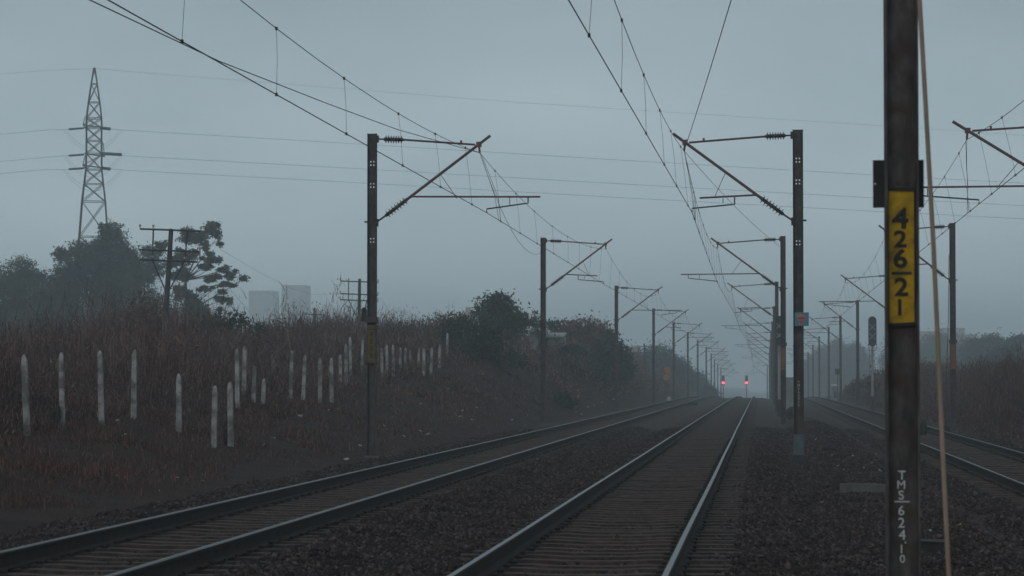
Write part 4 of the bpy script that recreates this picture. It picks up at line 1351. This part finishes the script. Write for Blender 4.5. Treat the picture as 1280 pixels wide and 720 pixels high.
fence('leftmost fence of four white pointed posts on the near left slope', [(34, 443, 545), (78, 440, 536), (127, 438, 531), (167, 437, 524)])
fence('low white concrete fence posts with a black rag in the dip', [(224, 467, 540), (267.5, 482, 560), (288.5, 477, 558)])
fence('short run of white concrete posts behind the dip, before the tall pair', [(297, 436, 510), (304.5, 432, 500)], True)
fence('fence of thin half hidden concrete posts in the scrub behind the dip', [(317, 457, 503), (329, 473, 505), (341, 443, 475)], False, 1.6)
fence('fence of white concrete posts left of the first left mast', [(363, 438, 500), (379, 443, 500), (400, 447, 504), (414.5, 447, 503), (426, 443, 485), (433, 430, 485), (438.5, 421, 474), (452, 424, 472)])
fence('fence of many white concrete posts right of the first left mast', [(478, 435, 478), (484, 431, 471), (491.5, 431, 470), (500, 434, 470), (507, 435, 467), (513, 437, 463), (523, 435, 465), (530, 434, 470), (538.5, 434, 470), (549, 430, 460), (559, 416, 456)])
fence('two pale concrete posts on the bank beyond the dark leafy bush', [(641.5, 418, 440), (653.5, 415, 440)], False, 1.5)
# black rags on fence posts
p = hit(284, 556, 40); rock('black_rag', 'black plastic rag caught against a low post in the dip', 'rag', (p.x, p.y - .15, p.z + .25), (.07, .05, .3), M['plastic_black'], 23)
p = hit(75, 536, 40); rock('black_rag', 'black plastic rag caught on the second post from the left', 'rag', (p.x, p.y - .15, p.z + .28), (.06, .05, .2), M['plastic_black'], 25)


# ------------------------------------------------------------------ telegraph poles
def telegraph(label, px_top, py_top, px_base, D, s=1.0, arms=((.02, 1.0), (.66, 1.0), (1.0, .95)), half=1.12, braces=True, tilt=.04):
    top = at(px_top, py_top, D); bx = at(px_base, 415, D).x
    g = float(gh(bx, D))
    t = thing('telegraph_pole', label, 'telegraph pole', (bx, D, g), 'telegraph poles beyond the fence')
    tp = Vector((top.x - bx, 0, top.z - g))
    b = MB(); b.tube([(0, 0, -.4), tp * .5, tp], [.115 * s, .10 * s, .085 * s], 8); b.obj('post', M['pole_grey'], t)
    ends = []
    for dz, k in arms:
        c = tp - Vector((0, 0, .05 + dz * s))
        c.x = tp.x * (c.z / tp.z)
        a, e = c + Vector((-half * k * s, -.12, tilt * half)), c + Vector((half * k * s, -.12, -tilt * half))
        b = MB(); b.tube([a, e], .034 * s, 4); ar = b.obj('crossarm', M['pole_grey'], t)
        for u in (.0, .22, .78, 1.0):
            q = a.lerp(e, u)
            i = MB(); i.tube([q, q + Vector((0, 0, .07)), q + Vector((0, 0, .12)), q + Vector((0, 0, .17))], [.02, .02, .05, .03], 8); i.obj('insulator', M['concrete'], ar)
        ends.append((a, e))
    if braces and len(arms) > 2:
        for u in (.22, .78):
            b = MB(); b.tube([ends[0][0].lerp(ends[0][1], u), ends[2][0].lerp(ends[2][1], u)], .03 * s, 4)
            low = tp * 1.0; low.z = ends[2][0].z - 1.25 * s; low.x = tp.x * (low.z / tp.z)
            b.tube([ends[2][0].lerp(ends[2][1], u), low], .025 * s, 4); b.obj('brace', M['pole_grey'], t)
    return t


telegraph('dark near telegraph pole with three crossarms in front of the layered tree', 214, 286, 202.5, 100, arms=((.0, 1), (.75, 1), (1.12, .95)))
telegraph('pale telegraph pole with three crossarms just left of the first left mast', 449.5, 348.5, 448.5, 160, arms=((.12, 1), (.85, 1), (1.2, 1)), half=1.1)
telegraph('faint far telegraph pole with one crossarm poking out of the scrub', 393, 385, 392, 235, arms=((.5, 1),), half=1.0, braces=False)
telegraph('hazy telegraph pole with two crossarms right of the third mast of the left row', 805.5, 429.5, 805.5, 290, arms=((.25, 1), (.9, 1)), half=1.35, braces=False)
# slack wires near those poles
for pts, lab in (([(276, 312, 100), (320, 338, 125), (362, 360, 150), (390, 368, 180), (425, 367, 160)], 'faint slack telegraph wire between the two telegraph poles'),
                 ([(288, 362, 128), (312, 390, 128), (326, 408, 128)], 'faint stay wire slanting down beside the layered tree'),
                 ([(476, 372, 160), (492, 396, 160), (505, 414, 160)], 'thin stay wire slanting down right of the first left mast')):
    b = MB(); b.tube([at(*q) for q in pts], .0045, 4); tag(b.obj('telegraph_wire', M['wire'], smooth=True), lab, 'wire')


# ------------------------------------------------------------------ lattice pylon and its lines
DP = 314.0
KP = DP / F_PX
pb = at(116, 475, DP)
gP = float(gh(pb.x, DP))
pyl = thing('lattice_pylon', 'tall steel lattice pylon rising behind the trees at the left', 'pylon', (pb.x, DP, gP))
HZ = lambda py: at(116, py, DP).z - gP
lev = [(0.0, 3.2), (HZ(330), 2.55), (HZ(296), 2.0), (HZ(252), 1.65), (HZ(230), 1.35), (HZ(212), 1.12), (HZ(192), 1.08), (HZ(176), 1.07), (HZ(160), 1.08), (HZ(148), 1.06), (HZ(128), .8), (HZ(105), .42), (HZ(85), .08)]
ry = math.radians(12)
cx_, sx_ = math.cos(ry), math.sin(ry)
cor = lambda h, i: Vector((((-1, 1, 1, -1)[i]) * h * cx_ - ((-1, -1, 1, 1)[i]) * h * sx_, ((-1, 1, 1, -1)[i]) * h * sx_ + ((-1, -1, 1, 1)[i]) * h * cx_, 0))
for i in range(4):
    b = MB()
    b.tube([cor(h, i) * .8 + Vector((0, 0, z)) for z, h in lev], .085, 4); b.obj('leg', M['galv'], pyl)
b = MB()
for (z0, h0), (z1, h1) in zip(lev[:-1], lev[1:]):
    for i in range(4):
        j = (i + 1) % 4
        a0, a1 = cor(h0, i) * .8 + Vector((0, 0, z0)), cor(h0, j) * .8 + Vector((0, 0, z0))
        b0, b1 = cor(h1, i) * .8 + Vector((0, 0, z1)), cor(h1, j) * .8 + Vector((0, 0, z1))
        b.tube([a0, b1], .042, 4, False); b.tube([a1, b0], .042, 4, False); b.tube([b0, b1], .042, 4, False)
b.obj('bracing', M['galv'], pyl)
arms = [(160, -1), (192, 1), (210, -1)]
for py, s in arms:
    z = HZ(py); b = MB()
    tipv = Vector((.25 * s, s * 4.2, z))
    for sx in (-1, 1):
        b.tube([Vector((sx * .85, s * .8, z)), tipv], .07, 4); b.tube([Vector((sx * .85, s * .8, z + 1.3)), tipv], .05, 4)
        b.tube([Vector((sx * .9, -s * .8, z)), Vector((sx * .9, s * .8, z))], .07, 4)
    b.obj('crossarm', M['galv'], pyl)
lines = [('uppermost thin earth wire running over the top of the pylon', (0, 92.5), (116, 86), (1290, 170), 0),
         ('highest of the three power lines strung from the pylon', (0, 168), None, (1290, 229.5), 160),
         ('middle one of the three power lines strung from the pylon', (0, 202), None, (1290, 257.5), 192),
         ('lowest of the three power lines strung from the pylon', (0, 217), None, (1290, 274), 210)]
for lab, lp, tp_, rp_, py in lines:
    b = MB()
    if py == 0:
        pts = [at(-420, 118, DP), at(lp[0], lp[1], DP), at(60, 88, DP), at(116, 85.5, DP), at(180, 91, DP), at(640, 127.5, DP), at(1100, 157, DP), at(rp_[0], rp_[1], DP), at(1700, 196, DP)]
        b.tube(pts, .011, 4)
    else:
        s = dict(arms)[py]
        dd = DP + s * 4.2 * .0
        yl = {160: 162, 192: 195, 210: 212}[py]
        left = [at(-420, lp[1] + 22, dd), at(lp[0], lp[1], dd), at(60, lp[1] - 5.5, dd), at(78, yl, dd), at(104, yl - 2, dd)]
        yr = {160: 160.5, 192: 192.5, 210: 210.5}[py]
        k = rp_[1] - yr
        right = [at(130, yr, dd), at(160, yr + 2.5, dd), at(400, yr + k * .24, dd), at(760, yr + k * .56, dd), at(1100, yr + k * .85, dd), at(rp_[0], rp_[1], dd), at(1700, rp_[1] + 18, dd)]
        b.tube(left, .016, 4); b.tube(right, .016, 4)
        for k2 in range(2):
            a_, e_ = at(82 - 3 * k2, yl, dd), at(150 + 3 * k2, yr + 2, dd)
            b.tube([a_.lerp(e_, u) - Vector((0, 0, (3.2 + .6 * k2) * 4 * u * (1 - u) * .65)) for u in [i / 10 for i in range(11)]], .012, 4)
        ins = MB()
        for q0, q1 in ((at(86, yl - .4, dd), at(105, yl - 1.8, dd)), (at(127, yr - .6, dd), at(138 if py != 192 else 152, yr + .8, dd))):
            ins.tube([Vector(q0) - Vector((pb.x, DP, gP)), Vector(q1) - Vector((pb.x, DP, gP))], .13 if q1.x < pb.x else .2, 6)
        ins.obj('insulator_string', M['galv'], pyl)
    tag(b.obj('power_line', M['steel_dark'], smooth=True), lab, 'power line', 'power lines from the pylon')


# ------------------------------------------------------------------ buildings
def building(name, label, px0, px1, py_top, D, depth, mat, storeys=3, cols=4, roof='flat', roof_mat='roof', cat='building', base=None):
    pane = 'concrete' if mat == 'dim_render' else 'window'      # far off blocks get pale panes, haze put into the colour
    a, c = at(px0, py_top, D), at(px1, py_top, D)
    w = c.x - a.x; cx = (a.x + c.x) / 2
    g = float(gh(cx, D)) if base is None else base
    h = a.z - g
    t = thing(name, label, cat, (cx, D + depth / 2, g))
    b = MB(); b.box((0, 0, h / 2 - .5), (w, depth, h + 1)); b.obj('wall', M[mat], t)
    b = MB()
    if roof == 'flat':
        b.box((0, 0, h + .1), (w * 1.04, depth * 1.04, .22)); 
    else:
        b.box((0, -.1, h + .05), (w * 1.12, depth * 1.2, .09), rot=Matrix.Rotation(.09, 3, 'X'))
    b.obj('roof', M[roof_mat], t)
    for r in range(storeys):
        for k in range(cols):
            wx = -w / 2 + w * (k + .5) / cols; z = h - (r + .6) * min(3.0, h / max(storeys, 1))
            ww, wh = w / cols * .45, min(1.3, h / max(storeys, 1) * .45)
            f = MB(); f.box((wx, -depth / 2 - .02, z), (ww + .14, .05, wh + .14)); fr = f.obj('window', M[mat], t)
            f = MB(); f.box((wx, -depth / 2 - .045, z), (ww, .03, wh)); f.obj('pane', M[pane], fr)
    return t


building('shed', 'white walled shed, the taller left one, behind the second mast of the left row', 661.5, 681, 412.5, 186, 3, 'shed_wall', 0, 1, 'pitch', cat='shed')
building('shed', 'low white walled shed right of the second mast of the left row', 684.5, 703.5, 419.5, 187, 3, 'shed_wall', 0, 1, 'pitch', cat='shed')
t = building('house', 'white roofed house mostly hidden behind the dark leafy bush', 570, 592, 399, 152, 3, 'plaster', 1, 2, 'pitch', cat='house')
b = MB(); hh = at(580, 399, 152).z - t.location.z; b.box((.0, .2, hh + .35), (.25, .25, .7)); b.obj('chimney', M['tower_wall'], t)
building('flat_roofed_building', 'small flat roofed hazy building right of the third mast of the left row', 781, 799, 435.5, 380, 5, 'tower_wall', 2, 2)
building('flat_roofed_building', 'hazy low block behind the fourth mast of the left row', 824, 836, 446, 430, 5, 'tower_wall', 2, 2)
building('apartment_block', 'pale block above the right tree line, the taller left one behind the orange banded mast', 1178, 1206, 411, 760, 12, 'tower_wall', 3, 4)
building('apartment_block', 'pale block above the right tree line, the lower right one', 1206, 1221, 419, 775, 12, 'tower_wall', 2, 2)
building('apartment_block', 'pale block above the right tree line, the low one left of the tan cable', 1150, 1178, 415, 790, 12, 'tower_wall', 3, 4)
building('tower_block', 'faint high rise block in the haze, the taller one', 352, 381, 357, 1500, 20, 'dim_render', 5, 3)
building('tower_block', 'faint high rise block in the haze, the lower one at the left', 311, 341, 364, 1540, 20, 'dim_render', 4, 3)
building('hut', 'small pale hut beside the right track in the haze', 1040, 1048, 482.5, 300, 2, 'shed_wall', 1, 1, 'pitch', cat='hut')

# ------------------------------------------------------------------ the misty air
hb = MB()
ztop, zbot = 55.0, -15.0
hb.box((0, 1290, (ztop + zbot) / 2), (1812, 2832, ztop - zbot))
hz = hb.obj('haze', [])
hm = bpy.data.materials.new('mist'); hm.use_nodes = True
ht = hm.node_tree
ht.nodes.clear()
ho = ht.nodes.new('ShaderNodeOutputMaterial')
hv = ht.nodes.new('ShaderNodeVolumePrincipled')
hv.inputs['Density'].default_value = HAZE
hv.inputs['Color'].default_value = (0.90, 0.965, 1.0, 1)
hv.inputs['Anisotropy'].default_value = 0.5
ht.links.new(hv.outputs['Volume'], ho.inputs['Volume'])
hz.data.materials.append(hm)
tag(hz, kind='stuff', label='thin blue grey mist lying over the whole railway', cat='haze')
